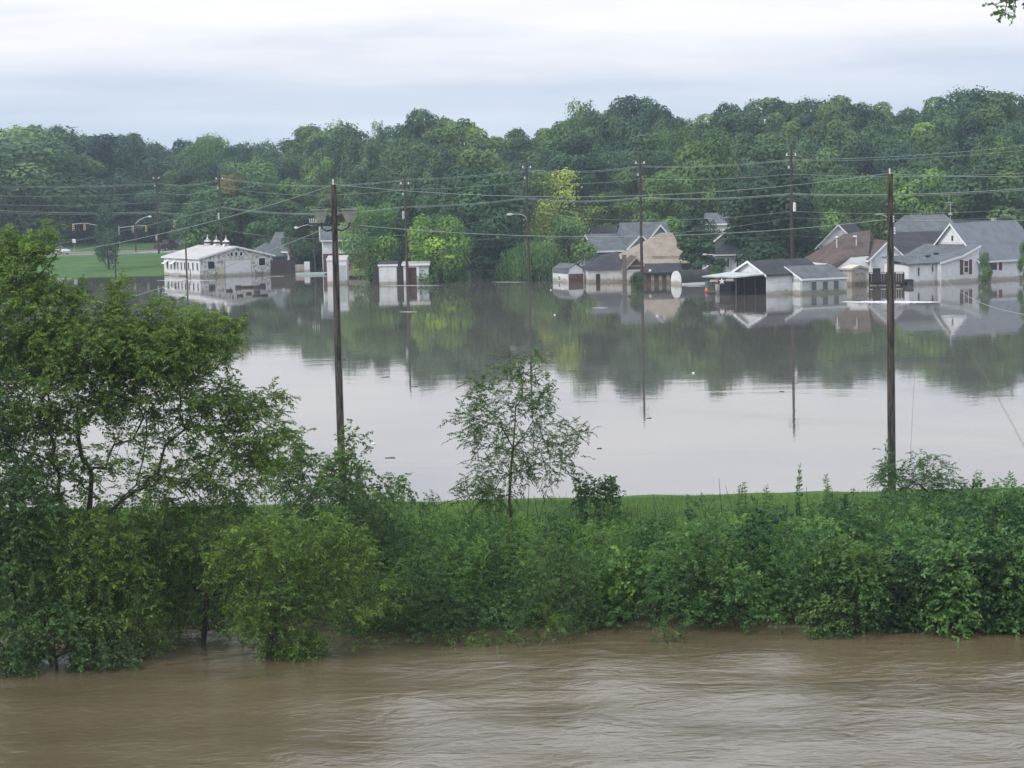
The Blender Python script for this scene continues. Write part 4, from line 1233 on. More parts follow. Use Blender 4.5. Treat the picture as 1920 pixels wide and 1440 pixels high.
# filler trees so that the far shore reads as one leafy belt
for (px0, px1, n, Y0, Y1, r0, r1) in ((560, 1100, 14, 305, 325, 310, 395), (1100, 1920, 20, 305, 325, 290, 360), (330, 560, 5, 360, 400, 275, 330)):
    for i in range(n):
        px = px0 + (px1 - px0) * (i + random.uniform(.1, .9)) / n
        Y = random.uniform(Y0, Y1)
        x = (px - 960) / FPX * Y
        g = gz(x, Y)
        row = random.uniform(r0, r1)
        c_ = random.choice(pal); br = random.uniform(.75, 1.15)
        tree(random.choice(big), x, Y, g - .3, zat(px, row, Y) - g + .3, random.uniform(3.4, 5.2), tuple(v * br for v in c_),
             'leafy tree in the belt between the houses and the hillside', 'trees behind the flooded houses')
# low shrubs along the far shore
for i in range(46):
    px = random.uniform(560, 1930)
    Y = random.uniform(285, 330)
    x = (px - 960) / FPX * Y
    s_ = random.uniform(1.6, 3.2)
    c_ = random.choice(pal)
    tree(random.choice(['small', 'small2']), x, Y, gz(x, Y) - .2, s_ * 1.6, s_, tuple(v * .9 for v in c_), 'low leafy shrub at the foot of the far tree belt', 'shrubs along the far shore', name='shrub', cat='shrub')
for i in range(30):
    x = -125 + i * 3.4 + random.uniform(-1, 1)
    Y = random.uniform(405, 425)
    s_ = random.uniform(2.6, 4.4)
    tree(random.choice(['small', 'small2', 'small']), x, Y, gz(x, Y) - .2, s_ * 1.9, s_, random.choice([(.5, .65, .7), (.6, .78, .75)]), 'dark low shrub at the wood edge beyond the road', 'shrubs at the wood edge beyond the road', name='shrub', cat='shrub')

# ---- grown plants near the camera
def ell(px, py, Y, rx_, ry_, rd, n, r, shell=.5):
    """n points in an ellipsoid given by its middle, half sizes in photograph pixels and its depth radius"""
    c = np.array(at(px, py, Y))
    k = Y / FPX
    d = unit(r.standard_normal((n, 3)))
    rr_ = r.random((n, 1)) ** (1 / 3 * (1 - shell) + .05)
    return c + d * rr_ * np.array([rx_ * k, rd, ry_ * k])
def grow(root_pts, T, r, leaf=dict(), r0=.010, power=.52, sides=5, wob=.10, seg=.45, trunk_r=None):
    """links every target to the nearest stem so far; returns branch tubes and leaf sprays"""
    nodes = [np.array(p, float) for p in root_pts]
    par = [-1] + list(range(len(root_pts) - 1))
    plen = [0.0]
    for i in range(1, len(nodes)):
        plen.append(plen[-1] + np.linalg.norm(nodes[i] - nodes[i - 1]))
    base = nodes[-1]
    T = T[np.argsort(np.linalg.norm(T - base, axis=1))]
    cap = len(T) * 14 + 64
    arr = np.zeros((cap, 3)); pl = np.zeros(cap)
    m = len(nodes)
    arr[:m] = nodes; pl[:m] = plen
    par = par + [0] * (cap - m)
    tips = []
    lo = max(0, len(root_pts) - 3)
    for t in T:
        dd = np.linalg.norm(arr[lo:m] - t, axis=1) + .28 * pl[lo:m]
        j = int(np.argmin(dd)) + lo
        a = arr[j].copy()
        D = np.linalg.norm(t - a)
        ns = max(1, int(D / seg))
        ns = min(ns, 12)
        prev = j
        for s_ in range(1, ns + 1):
            f = s_ / ns
            p = a + (t - a) * f
            if s_ < ns:
                p = p + r.normal(0, wob * D / ns, 3) + np.array([0, 0, .10 * D * f * (1 - f)])
            arr[m] = p; par[m] = prev; pl[m] = pl[prev] + D / ns
            prev = m; m += 1
            if m >= cap - 14: break
        tips.append(prev)
        if m >= cap - 14: break
    cnt = np.zeros(m)
    for t in tips: cnt[t] += 1
    for i in range(m - 1, 0, -1):
        if par[i] >= 0: cnt[par[i]] += cnt[i]
    par = np.array(par[:m])
    rad = r0 * np.maximum(cnt, 1) ** power
    if trunk_r: rad = np.minimum(rad, trunk_r)
    ii = np.arange(1, m)
    ii = ii[par[1:m] >= 0]
    pp = par[ii]
    V, Q = tubes(arr[pp], arr[ii], np.minimum(rad[pp], rad[ii] * 1.35), rad[ii], sides)
    tipsA = np.array(tips)
    dirs = unit(arr[tipsA] - arr[par[tipsA]])
    return (V, Q), (arr[tipsA], dirs)
def sprays(P, D, r, k=12, twig=.5, ln=.09, wd=.042, droop=.5, spread=.9, out=None, tvar=None, up=.25):
    """leafy twigs: k leaves in two rows along each short twig"""
    n = len(P)
    D = unit(D + r.normal(0, .45, (n, 3)) + np.array([0, 0, up]))
    tl = twig * r.uniform(.65, 1.25, n)
    f = (np.arange(k) + .5) / k
    # twig curve
    C = P[:, None] + D[:, None] * (tl[:, None, None] * f[None, :, None])
    C[:, :, 2] -= (droop * tl[:, None] * (f[None] ** 2))
    tang = unit(D[:, None] + np.array([0, 0, -2 * droop]) * f[None, :, None])
    upv = unit(np.array([0, 0, 1.0]) + r.normal(0, .35, (n, 1, 3)))
    side = unit(np.cross(tang, np.broadcast_to(upv, tang.shape)))
    sg_ = np.where(np.arange(k) % 2 == 0, 1.0, -1.0)[None, :, None]
    A = unit(tang * .65 + side * sg_ * spread + r.normal(0, .28, (n, k, 3)) + np.array([0, 0, -.35]))
    Nn = unit(np.cross(side, tang) * .8 + r.normal(0, .75, (n, k, 3)))
    Nn = np.where(Nn[..., 2:3] < 0, -Nn, Nn)
    L_ = ln * r.uniform(.65, 1.2, (n, k)) * (1 - .25 * np.abs(f[None] - .45))
    V, T = leaf_quads(C.reshape(-1, 3), A.reshape(-1, 3), Nn.reshape(-1, 3), L_.reshape(-1), (L_ * wd / ln).reshape(-1))
    base = .42 + (tvar if tvar is not None else r.normal(0, .12, n))
    tint = np.clip(base[:, None] + r.normal(0, .10, (n, k)) + .12 * f[None], 0, 1).reshape(-1)
    # twig stems
    e = P + D * tl[:, None] - np.array([0, 0, 1.0]) * (droop * tl)[:, None]
    mdl = P + D * (tl * .5)[:, None] - np.array([0, 0, 1.0]) * (droop * tl * .25)[:, None]
    tv, tq = tubes(np.concatenate([P, mdl]), np.concatenate([mdl, e]), np.full(2 * n, .005), np.full(2 * n, .003), 3)
    return (V, T, np.repeat(tint, 2)), (tv, tq)
def plant(name, label, cat, root_pts, T, r, mat, colr, group=None, grow_kw={}, spray_kw={}, bark=BARK, crown='foliage', trunk='trunk', per=1, tv=None):
    (bv_, bq), (P, D) = grow(root_pts, T, r, **grow_kw)
    if per > 1:
        P = np.repeat(P, per, 0) + r.normal(0, .10, (len(P) * per, 3)); D = np.repeat(D, per, 0) + r.normal(0, .5, (len(D) * per, 3))
    (lv, lt, tint), (sv_, sq) = sprays(P, D, r, **spray_kw)
    V = np.concatenate([bv_, sv_]); Q = np.concatenate([bq, sq + len(bv_)])
    org = np.array(root_pts[0])
    root = empty(name, tuple(org), 0, label, cat, group)
    t_ = link_mesh(trunk, np_mesh(trunk, V - org, Q), bark, root, smooth=True)
    if trunk == 'stems': t_['kind'] = 'stuff'
    c_ = link_mesh(crown, np_mesh(crown, lv - org, tris=lt, tint=tint), mat, root)
    c_.color = (*colr, 1)
    return root
rg = np.random.default_rng(21)
# the big left tree
base = on(168, 1232, -.3)
rootp = [base + Vector((0, 0, -.8)), base + Vector((.1, 0, .5)), base + Vector((.0, .1, 1.4)), base + Vector((-.1, .2, 2.4)), at(165, 990, base.y + .3), at(170, 920, base.y + .4)]
rootp = [np.array(p) for p in rootp]
Y0 = base.y
TT = np.concatenate([
    ell(30, 600, Y0, 110, 95, 1.6, 210, rg), ell(40, 500, Y0, 52, 50, 1.0, 55, rg), ell(92, 452, Y0, 14, 24, .3, 9, rg), ell(5, 455, Y0, 22, 30, .5, 14, rg),
    ell(170, 655, Y0, 150, 66, 1.7, 260, rg), ell(290, 665, Y0, 110, 55, 1.6, 190, rg), ell(80, 730, Y0, 170, 80, 1.9, 190, rg), ell(300, 740, Y0, 130, 50, 1.4, 66, rg),
    ell(372, 650, Y0 - .3, 66, 62, 1.1, 80, rg), ell(215, 575, Y0, 26, 20, .6, 14, rg), ell(150, 560, Y0, 10, 26, .3, 8, rg), ell(300, 585, Y0, 36, 18, .5, 14, rg),
    ell(432, 612, Y0, 20, 22, .4, 8, rg), ell(215, 545, Y0, 8, 24, .3, 6, rg),
    ell(190, 830, Y0 + .3, 230, 80, 1.6, 105, rg), ell(400, 770, Y0, 85, 55, .9, 42, rg), ell(470, 800, Y0, 60, 65, .7, 50, rg), ell(50, 850, Y0, 110, 90, 1.4, 58, rg),
    ell(430, 880, Y0, 90, 50, .9, 60, rg), ell(230, 915, Y0, 160, 50, 1.2, 52, rg), ell(520, 745, Y0, 18, 10, .3, 5, rg), ell(535, 815, Y0, 16, 8, .3, 4, rg),
    ell(120, 1000, Y0, 130, 60, 1.3, 60, rg), ell(170, 1080, Y0, 90, 60, 1.2, 70, rg),
])
plant('leaning_tree', 'tall bushy leaning tree at the left standing in the river edge', 'tree', rootp, TT, rg, LEAF_NEAR, (.92, 1.04, .85),
      grow_kw=dict(r0=.0028, power=.48, trunk_r=.13, wob=.13), spray_kw=dict(k=13, twig=.46, ln=.115, wd=.052, droop=.45), per=6)
# second left trunk: darker ivy-clad tree at the frame edge
base = on(22, 1262, -.3)
Y1 = base.y
rootp = [np.array(p) for p in (base + Vector((0, 0, -.8)), base + Vector((.1, 0, .8)), base + Vector((.1, .1, 1.9)), base + Vector((0, .1, 3.0)))]
TT = np.concatenate([ell(30, 960, Y1, 95, 70, 1.2, 130, rg), ell(30, 1090, Y1, 70, 80, 1.2, 100, rg), ell(-60, 820, Y1, 100, 180, 1.5, 120, rg), ell(40, 1225, Y1, 35, 35, .5, 20, rg)])
plant('ivy_tree', 'dark ivy clad tree at the left frame edge with its trunk in the river', 'tree', rootp, TT, rg, LEAF_BRUSH, (.90, 1.0, .95),
      grow_kw=dict(r0=.004, trunk_r=.16), spray_kw=dict(k=12, twig=.45, ln=.12, wd=.07, droop=.5), per=4)
# lower boughs
def bush(label, px, py, els, mat, colr, seed, ln=.10, wd=.045, k=12, twig=.45, per=4, droop=.45, name='bush', stem=3, z0=-.25, Y=None, r0=.003, cat='bush', group=None, up=.25):
    r = np.random.default_rng(seed)
    b = on(px, py, z0) if Y is None else at(px, py, Y)
    if Y is not None: b.z = gz(b.x, b.y) - .1
    c = els[0]
    mid = at(c[0], c[1], b.y)
    rp = [np.array(b + (mid - b) * f + Vector((0, 0, .15 * math.sin(f * 3)))) for f in (0, .15, .3, .45)]
    TT_ = np.concatenate([ell(e[0], e[1], b.y + e[4], e[2], e[3], e[5], e[6], r) for e in els])
    TT_[:, 2] = np.maximum(TT_[:, 2], .06)
    return plant(name, label, cat, rp, TT_, r, mat, colr, group, grow_kw=dict(r0=r0, seg=.4, sides=4), spray_kw=dict(k=k, twig=twig, ln=ln, wd=wd, droop=droop, up=up), per=per, trunk='stems')
bush('yellowish box elder bough drooping to the river right of the leaning tree', 500, 1250,
     [(560, 1010, 120, 50, 0, 1.2, 90), (640, 1050, 60, 50, 0, .8, 50), (530, 1110, 80, 50, 0, 1.0, 80), (660, 1130, 70, 26, 0, .9, 34), (545, 1212, 60, 34, 0, .6, 60), (480, 1170, 50, 26, 0, .7, 30), (450, 1050, 70, 50, .2, .8, 50), (715, 1100, 24, 20, 0, .5, 8)],
     LEAF_NEAR, (.86, 1.04, .74), 31, ln=.115, wd=.048, name='box_elder', cat='tree')
bush('olive leaved bush under the leaning tree, left of the yellowish bough', 380, 1222,
     [(400, 1010, 110, 75, .3, 1.3, 150), (430, 1110, 90, 80, .2, 1.1, 110), (330, 1000, 80, 60, .3, 1.2, 80), (330, 1130, 50, 60, .6, .8, 50), (300, 1040, 70, 60, .4, .9, 60), (250, 1010, 60, 40, .6, .8, 36)],
     LEAF_NEAR, (.80, .95, .8), 32, ln=.115, wd=.046)
bush('bush with scattered yellow green leaves over the water at lower left', 215, 1250,
     [(160, 1040, 110, 90, 0, 1.3, 160), (200, 1130, 110, 65, 0, 1.2, 120), (120, 1160, 70, 60, 0, .9, 70), (250, 1190, 60, 40, 0, .6, 34)],
     LEAF_NEAR, (.84, 1.0, .78), 33, ln=.12, wd=.05)
bush('dark low bush dipping into the river by the ivy clad trunk', 110, 1268,
     [(90, 1180, 90, 50, -.2, .8, 80), (190, 1235, 60, 22, -.3, .5, 26), (30, 1230, 50, 40, -.4, .6, 36)], LEAF_BRUSH, (.85, .95, .9), 34, ln=.11, wd=.06)
bush('dark green bush filling the gap behind the yellowish bough', 720, 1180,
     [(620, 960, 90, 55, 2.2, 1.2, 90), (700, 1000, 60, 60, 1.4, 1.0, 70), (740, 1110, 60, 60, .6, .8, 60)], LEAF_BRUSH, (.80, .88, .85), 35, ln=.10, wd=.05)
bush('bush with long arching leafy shoots beside the left tall pole', 620, 1000,
     [(590, 900, 95, 50, 0, 1.2, 80), (540, 850, 40, 40, 0, .6, 22), (655, 880, 34, 45, 0, .5, 22), (660, 815, 24, 12, 0, .2, 5), (735, 912, 40, 9, 0, .3, 9), (690, 930, 50, 22, 0, .8, 22)],
     LEAF_NEAR, (.72, .88, .8), 36, ln=.15, wd=.075, Y=64.5, k=10, twig=.5)
bush('small leafy clump beside the base of the leaning tree, half in water', 300, 1185, [(300, 1080, 70, 70, 1.5, .9, 70), (230, 960, 60, 45, 1.5, .9, 36)], LEAF_BRUSH, (.72, .80, .8), 37, ln=.11, wd=.055)

# central sapling
Ys = 65.0
r = np.random.default_rng(41)
b = at(963, 1035, Ys); b.z = gz(b.x, b.y) - .1
rp = [np.array(b)] + [np.array(at(px, py, Ys)) for (px, py) in ((960, 990), (955, 940), (957, 890), (962, 840), (966, 790))]
els = [(930, 760, 55, 55, 1.0, 42), (985, 745, 45, 50, .8, 34), (965, 700, 22, 38, .4, 18), (1005, 690, 12, 28, .3, 9), (895, 735, 24, 30, .5, 14), (1030, 820, 60, 40, .8, 40), (1085, 812, 18, 10, .3, 5), (890, 820, 34, 30, .6, 20),
       (950, 850, 50, 55, .9, 44), (905, 900, 42, 32, .7, 30), (1000, 890, 42, 40, .7, 24), (925, 930, 40, 16, .6, 16), (880, 785, 28, 10, .4, 7), (1055, 865, 24, 16, .3, 8), (1015, 745, 20, 18, .3, 9)]
TT = np.concatenate([ell(e[0], e[1], Ys, e[2], e[3], e[4], e[5], r, .2) for e in els])
plant('sapling', 'slender open crowned sapling on the levee against the bright water', 'sapling', rp, TT, r, LEAF_NEAR, (.62, .74, .80),
      grow_kw=dict(r0=.0028, power=.50, trunk_r=.06, wob=.08, sides=6), spray_kw=dict(k=14, twig=.50, ln=.10, wd=.046, droop=.35, spread=.8), trunk='trunk', per=3)
# crest plants
bush('dark leafy bush on the levee crest right of the sapling', 1110, 1000, [(1125, 925, 34, 22, 0, .5, 26), (1098, 905, 8, 24, 0, .2, 6), (1145, 910, 14, 8, 0, .2, 4), (1120, 960, 40, 25, 0, .5, 20)], LEAF_BRUSH, (.75, .85, .85), 42, ln=.12, wd=.07, Y=66, k=9, twig=.35)
bush('feathery bush on the levee crest beside the right tall pole', 1740, 980, [(1740, 890, 42, 34, 0, .7, 44), (1700, 900, 22, 28, 0, .4, 14), (1785, 912, 28, 14, 0, .4, 12), (1660, 880, 10, 34, 0, .3, 10), (1660, 905, 24, 20, 0, .3, 12)], LEAF_BRUSH, (.85, 1.0, 1.0), 43, ln=.10, wd=.042, Y=67, k=12, twig=.4)
bush('bush of drooping sprays at the left of the sapling foot', 880, 985, [(890, 930, 40, 14, 0, .5, 14), (800, 945, 24, 10, 0, .4, 9)], LEAF_BRUSH, (.7, .8, .8), 44, ln=.10, wd=.05, Y=66, k=9, twig=.35)

# ---- thicket on the river side of the levee
def lobes_foliage(C, LR, per_m2, r, ln, wd, k, twig, tv_sd=.24, up=.3):
    P, D, TVv = [], [], []
    for c, lr in zip(C, LR):
        n = int(per_m2 * 4 * math.pi * lr * lr * .5)
        d = unit(r.standard_normal((n, 3)) + np.array([0, -.35, .45]))
        P.append(c + d * lr * r.uniform(.55, 1.0, (n, 1))); D.append(d); TVv.append(np.full(n, r.normal(0, tv_sd)) + r.normal(0, .05, n))
    P = np.concatenate(P); D = np.concatenate(D); TVv = np.concatenate(TVv)
    m = P[:, 2] > .03
    return sprays(P[m], D[m], r, k=k, twig=twig, ln=ln, wd=wd, droop=.35, tvar=TVv[m], up=up)
r = np.random.default_rng(51)
def crest_row(px):
    return np.interp(px, [0, 600, 740, 1000, 1500, 1580, 1700, 1920], [955, 958, 966, 962, 950, 934, 924, 920])
styles = [dict(ln=.085, wd=.036, k=14, twig=.42), dict(ln=.13, wd=.085, k=8, twig=.34), dict(ln=.10, wd=.048, k=12, twig=.40), dict(ln=.07, wd=.024, k=18, twig=.45)]
cols = [(1.0, 1.05, .85), (.85, 1.0, 1.0), (.68, .82, .80), (1.25, 1.2, .75)]
CL = [[] for _ in styles]; LRs = [[] for _ in styles]
for i in range(820):
    Y = r.uniform(55.0, 68.5)
    x = r.uniform(-17.8, 17.5)
    px = 960 + x / Y * FPX
    if px < 640 and Y < 58.5: continue
    lim = zat(px, crest_row(px) + r.uniform(0, 30), Y)
    g = max(gz(x, Y), 0)
    top = min(g + r.uniform(.5, 2.7), lim + (.35 if r.random() < .12 else 0))
    lr = r.uniform(.38, .85)
    if top - g < .25: continue
    lr = min(lr, max((top - g) * .75, .25))
    z = top - lr
    if Y < 56.5 and r.random() < .35: continue
    sty = r.choice([0, 2, 3, 0, 2]) if x < 4 else r.choice([0, 1, 2, 1, 2])
    if x > 12: sty = r.choice([1, 1, 2])
    while z > g - .3:
        CL[sty].append((x + r.normal(0, .15), Y + r.normal(0, .15), max(z, .1))); LRs[sty].append(lr)
        z -= lr * 1.15
names = ['fine leaved', 'broad vine leaved', 'mixed leafy', 'narrow leaved']
stemV, stemQ, off = [], [], 0
for s_i, st_ in enumerate(styles):
    (lv, lt, tint), (sv_, sq) = lobes_foliage(np.array(CL[s_i]), np.array(LRs[s_i]), 17 if s_i != 1 else 22, r, **st_)
    o_ = link_mesh('undergrowth', np_mesh('undergrowth', lv, tris=lt, tint=tint), LEAF_BRUSH)
    o_.color = (*cols[s_i], 1)
    tag(o_, names[s_i] + ' undergrowth massed on the river side of the levee', kind='stuff')
# bare stems under the thicket
n = 700
bx = np.stack([r.uniform(-17.5, 17.5, n), r.uniform(55, 66, n), np.zeros(n)], 1)
bx[:, 2] = ground(bx[:, 0], bx[:, 1]) - .1
ex = bx + np.stack([r.normal(0, .35, n), r.normal(0, .3, n), r.uniform(.6, 1.7, n)], 1)
V, Q = tubes(bx, ex, np.full(n, .018), np.full(n, .006), 4)
tag(link_mesh('brush_stems', np_mesh('brush_stems', V, Q), BARK), 'tangle of thin bare stems inside the levee thicket', kind='stuff')

# distinct shrubs in the thicket
tb = [
 ('bright vine of large pale leaves hanging in mid thicket', 1190, 1180, [(1180, 1085, 45, 50, 0, .6, 40), (1150, 1120, 35, 30, 0, .5, 20)], (1.35, 1.5, .9), .17, .12, 7),
 ('broad leaved bush bulging over the river at right of centre', 1600, 1195, [(1590, 1060, 60, 50, 0, .8, 80), (1560, 1150, 55, 50, -.3, .7, 60), (1640, 1080, 40, 40, 0, .6, 34)], (1.15, 1.15, .9), .12, .08, 8),
 ('small bush dipping into the river below the broad leaved bush', 1560, 1205, [(1555, 1185, 40, 22, -.3, .5, 26)], (.75, .88, .8), .10, .05, 10),
 ('arching spray of pale leaves over the water near the broad leaved bush', 1480, 1180, [(1430, 1140, 22, 12, -.2, .3, 6), (1470, 1165, 28, 8, -.2, .3, 7)], (1.5, 1.7, .95), .15, .10, 6),
 ('kudzu covered mound at the right end of the thicket', 1840, 1190, [(1830, 1090, 80, 70, 0, .9, 110), (1760, 1080, 50, 70, 0, .8, 60), (1890, 1150, 50, 40, -.2, .7, 44)], (.78, .95, .95), .16, .13, 7),
 ('plume topped bush leaning right in the middle of the thicket', 1060, 1190, [(1060, 1090, 70, 60, 0, .8, 70), (1030, 1010, 26, 40, .5, .5, 20), (1090, 1160, 60, 30, -.2, .6, 40)], (.95, 1.05, .9), .09, .032, 16),
 ('low dark bush at the water edge below the sapling', 900, 1190, [(880, 1140, 70, 45, 0, .7, 60), (960, 1150, 50, 40, 0, .6, 40)], (.78, .92, .85), .09, .045, 12),
 ('bush of light green shoots left of the sapling foot', 830, 1180, [(830, 1060, 55, 50, .6, .8, 56), (870, 1030, 40, 30, .6, .6, 28)], (1.1, 1.25, .85), .10, .045, 12),
 ('tall narrow leaved bush right of the mid thicket vine', 1330, 1190, [(1320, 1060, 50, 60, .5, .8, 60), (1370, 1110, 50, 50, 0, .7, 50)], (1.0, 1.1, .8), .09, .034, 15),
 ('dark round bush below the crest right of the sapling', 1240, 1120, [(1235, 1010, 50, 35, 1.2, .8, 40)], (.72, .86, .85), .10, .05, 12),
 ('dense dark bush hanging over the river at right', 1690, 1195, [(1690, 1120, 50, 50, 0, .7, 60), (1680, 1165, 40, 26, -.1, .5, 26)], (.6, .72, .75), .11, .07, 9),
]
for i, (lb, px, py, els_, c_, ln_, wd_, k_) in enumerate(tb):
    bush(lb, px, py, els_, LEAF_BRUSH, c_, 60 + i, ln=ln_, wd=wd_, k=k_, per=3)
# weed spires on the crest
def spire_mesh(seed, hgt):
    r_ = np.random.default_rng(seed)
    n_ = 52
    f = np.linspace(.12, 1, n_)
    a = np.arange(n_) * 2.4
    P = np.stack([.06 * np.sin(f * 2.5) * hgt, np.zeros(n_), f * hgt], 1)
    A = unit(np.stack([np.cos(a), np.sin(a), -.35 + .9 * f], 1) + r_.normal(0, .2, (n_, 3)))
    Nn = unit(r_.normal(0, .9, (n_, 3)) + np.array([[0, 0, .5]]))
    ln_ = .19 * (1.0 - f * .45)
    V, T = leaf_quads(P, A, Nn, ln_, ln_ * .42)
    g = np_mesh('leaves', V, tris=T, tint=np.repeat(np.clip(r_.normal(.5, .12, n_), 0, 1), 2))
    tv_, tq_ = tubes(np.array([[0, 0, -.2], [.03, 0, hgt * .5]]), np.array([[.03, 0, hgt * .5], [.06 * math.sin(2.5) * hgt, 0, hgt]]), np.array([.009, .007]), np.array([.007, .003]), 5)
    s_ = np_mesh('stem', tv_, tq_)
    g.materials.append(LEAF_BRUSH); s_.materials.append(BARK)
    return g, s_
SP = [spire_mesh(80 + i, 1.0) for i in range(7)]
spx = [(1098, 886), (1290, 930), (1350, 902), (1400, 912), (1407, 915), (1440, 912), (1455, 905), (1490, 888), (1497, 900), (1525, 915), (1560, 905), (1575, 896), (1590, 905), (1380, 922), (1310, 926), (1655, 845), (1672, 870), (1685, 880),
       (1835, 890), (1830, 900), (1900, 884), (1915, 900), (1860, 915), (672, 862), (684, 872), (766, 925), (1330, 925), (1475, 915), (1610, 918), (1540, 918)]
for i, (px, py) in enumerate(spx):
    if i in (2, 4, 6, 9, 11, 14, 21, 26, 27, 28, 12): continue
    Y = random.uniform(66.2, 68.2)
    p = at(px, py, Y)
    g = gz(p.x, Y)
    hgt = max(p.z - g, .4) + .30
    root = empty('weed_stalk', (p.x, Y, g - .02), random.uniform(-.5, .5), 'tall leafy weed spire on the levee crest against the pale water', 'weed', 'weed spires along the levee crest')
    ws_ = random.uniform(.65, 1.35)
    root.scale = (ws_, ws_, hgt * random.uniform(.75, 1.1))
    root.rotation_euler = (random.uniform(-.18, .18), random.uniform(-.2, .2), random.uniform(0, 6))
    for me_, nm in zip(SP[i % 7], ('leaves', 'stem')):
        c = bpy.data.objects.new(nm, me_); COL.objects.link(c); c.parent = root; c.color = (.9, 1.05, .95, 1)
# same spires poking through the thicket
for i in range(80):
    Y = random.uniform(57.5, 65)
    x = random.uniform(-5, 17)
    g = gz(x, Y)
    px = 960 + x / Y * FPX
    lim = zat(px, 972, Y)
    hgt = min(random.uniform(1.8, 2.7), lim - g)
    if hgt < .8: continue
    root = empty('weed_stalk', (x, Y, g - .02), random.uniform(0, 6), 'leafy weed stalk standing up through the levee thicket', 'weed', 'weed stalks in the thicket')
    root.scale = (1.3, 1.3, hgt)
    for me_, nm in zip(SP[i % 7], ('leaves', 'stem')):
        c = bpy.data.objects.new(nm, me_); COL.objects.link(c); c.parent = root; c.color = (1.25, 1.35, .85, 1)
# grass blades on the levee
n = 110000
gx = r.uniform(-22, 22, n); gy = 62.5 + 8.3 * r.random(n) ** .8
P = np.stack([gx, gy, ground(gx, gy) - .01], 1)
A = unit(np.stack([r.normal(0, .3, n), r.normal(0, .3, n), np.ones(n)], 1))
Sd = unit(np.cross(A, r.standard_normal((n, 3))))
ln_ = (.07 + .12 * r.random(n))[:, None] * (1 + .9 * (r.random((n, 1)) < .04))
w_ = .010 + .008 * r.random((n, 1))
V = np.stack([P - Sd * w_, P + Sd * w_, P + A * ln_ + Sd * r.normal(0, .03, (n, 1))], 1).reshape(-1, 3)
T = np.arange(3 * n).reshape(-1, 3)
tt = np.clip(.5 + .18 * np.sin(gx * .9) * np.sin(gy * .7 + gx * .3) + r.normal(0, .15, n), 0, 1)
o_ = link_mesh('levee_grass', np_mesh('levee_grass', V, tris=T, tint=tt), GRASSM)
tag(o_, 'short bright green grass along the levee crest', kind='stuff')
# floating weeds at the water's edge
for (px, py, lb) in ((860, 1207, 'floating clump of weeds at the river edge, left one'), (930, 1206, 'floating clump of weeds at the river edge, right one')):
    bush(lb, px, py, [(px, py - 8, 34, 10, 0, .4, 16)], LEAF_BRUSH, (1.1, 1.15, .7), int(px), ln=.10, wd=.03, k=10, twig=.3, z0=-.02, name='floating_weeds', cat='weeds')

# overhanging twig at upper right, from a tree outside the frame
r = np.random.default_rng(91)
Yt = 24.0
tp = [np.array((9.6, Yt, -2.0)), np.array((9.3, Yt, 4.0)), np.array((9.0, Yt, 9.0)), np.array((8.4, Yt, 13.0)), np.array(at(2090, -60, Yt)), np.array(at(1990, -30, Yt))]
TT = np.concatenate([ell(1885, 14, Yt, 30, 16, .25, 12, r, .1), ell(1900, -20, Yt, 40, 20, .3, 12, r), ell(1960, -20, Yt, 50, 30, .4, 20, r), ell(2080, -120, Yt, 120, 100, .8, 80, r)])
plant('overhanging_branch', 'leafy branch tip hanging into the sky at the upper right corner', 'tree', tp, TT, r, LEAF_NEAR, (.65, .85, .75),
      grow_kw=dict(r0=.003, power=.45, trunk_r=.12, seg=.2), spray_kw=dict(k=7, twig=.12, ln=.062, wd=.045, droop=.3))

# ------------------------------------------------------------------ poles and wires
def pole(label, px, rf, rt, Y=None, r0=.16, r1=.11, mat=POLE2, group=None, z=0.0, lean=0.0):
    b = on(px, rf, z) if Y is None else at(px, rf, Y)
    root = empty('utility_pole', (b.x, b.y, 0), 0, label, 'pole', group)
    zt_ = at(px, rt, b.y).z
    m = MB()
    k = 8
    for i in range(k):
        f0, f1 = i / k, (i + 1) / k
        za, zb_ = -2.2 + (zt_ + 2.2) * f0, -2.2 + (zt_ + 2.2) * f1
        m.bar((lean * za + .012 * math.sin(i), 0, za), (lean * zb_ + .012 * math.sin(i + 1), 0, zb_), r0 + (r1 - r0) * f0, r0 + (r1 - r0) * f1, 12)
    m.build('shaft', mat, root, smooth=False)
    root['top'] = zt_
    return root, b, zt_
def insul(root, x, z, r_=.07, side=1, arm=.25):
    o_ = MB().lathe((x + side * arm, 0, z), [(.03, -.12), (r_, -.08), (r_ * .6, -.02), (r_, .02), (r_ * .6, .06), (r_, .1), (.02, .16)], 10).build('insulator', CERAM, root)
    MB().bar((x, 0, z - .1), (x + side * arm, 0, z - .1), .025).build('bracket', STEEL, root)
    return o_
PA, ba, za = pole('weathered tall wooden pole carrying two old lamps, left foreground', 643, 948, 346, Y=71.5, r0=.15, r1=.095, mat=POLE)
PB, bb, zb_ = pole('weathered tall wooden pole without lamps, right foreground', 1672, 935, 326, Y=71.5, r0=.15, r1=.095, mat=POLE)
for P_, z_ in ((PA, za), (PB, zb_)):
    insul(P_, 0, z_ + .02, .03, 0, .0)
    MB().bar((.12, -.06, -1), (.10, -.05, z_ - 1.6), .018, None, 6).build('conduit', CONC, P_)
    for q_ in range(3):
        MB().bar((-.13, -.04, z_ - 1.0 - q_ * .9), (.13, -.04, z_ - 1.0 - q_ * .9), .012).build('bolt', STEEL, P_)
insul(PA, 0, zat(633, 420, 71.5), .06, 1, .05)
insul(PB, 0, zat(1668, 412, 71.5), .07, 1, .08)
insul(PB, 0, zat(1668, 434, 71.5), .07, 1, .12)
zz = zat(1660, 408, 71.5)
MB().path([(-.05, 0, zz), (-.3, 0, zz + .12), (-.5, 0, zz + .1)], .02).build('guy_arm', STEEL, PB)
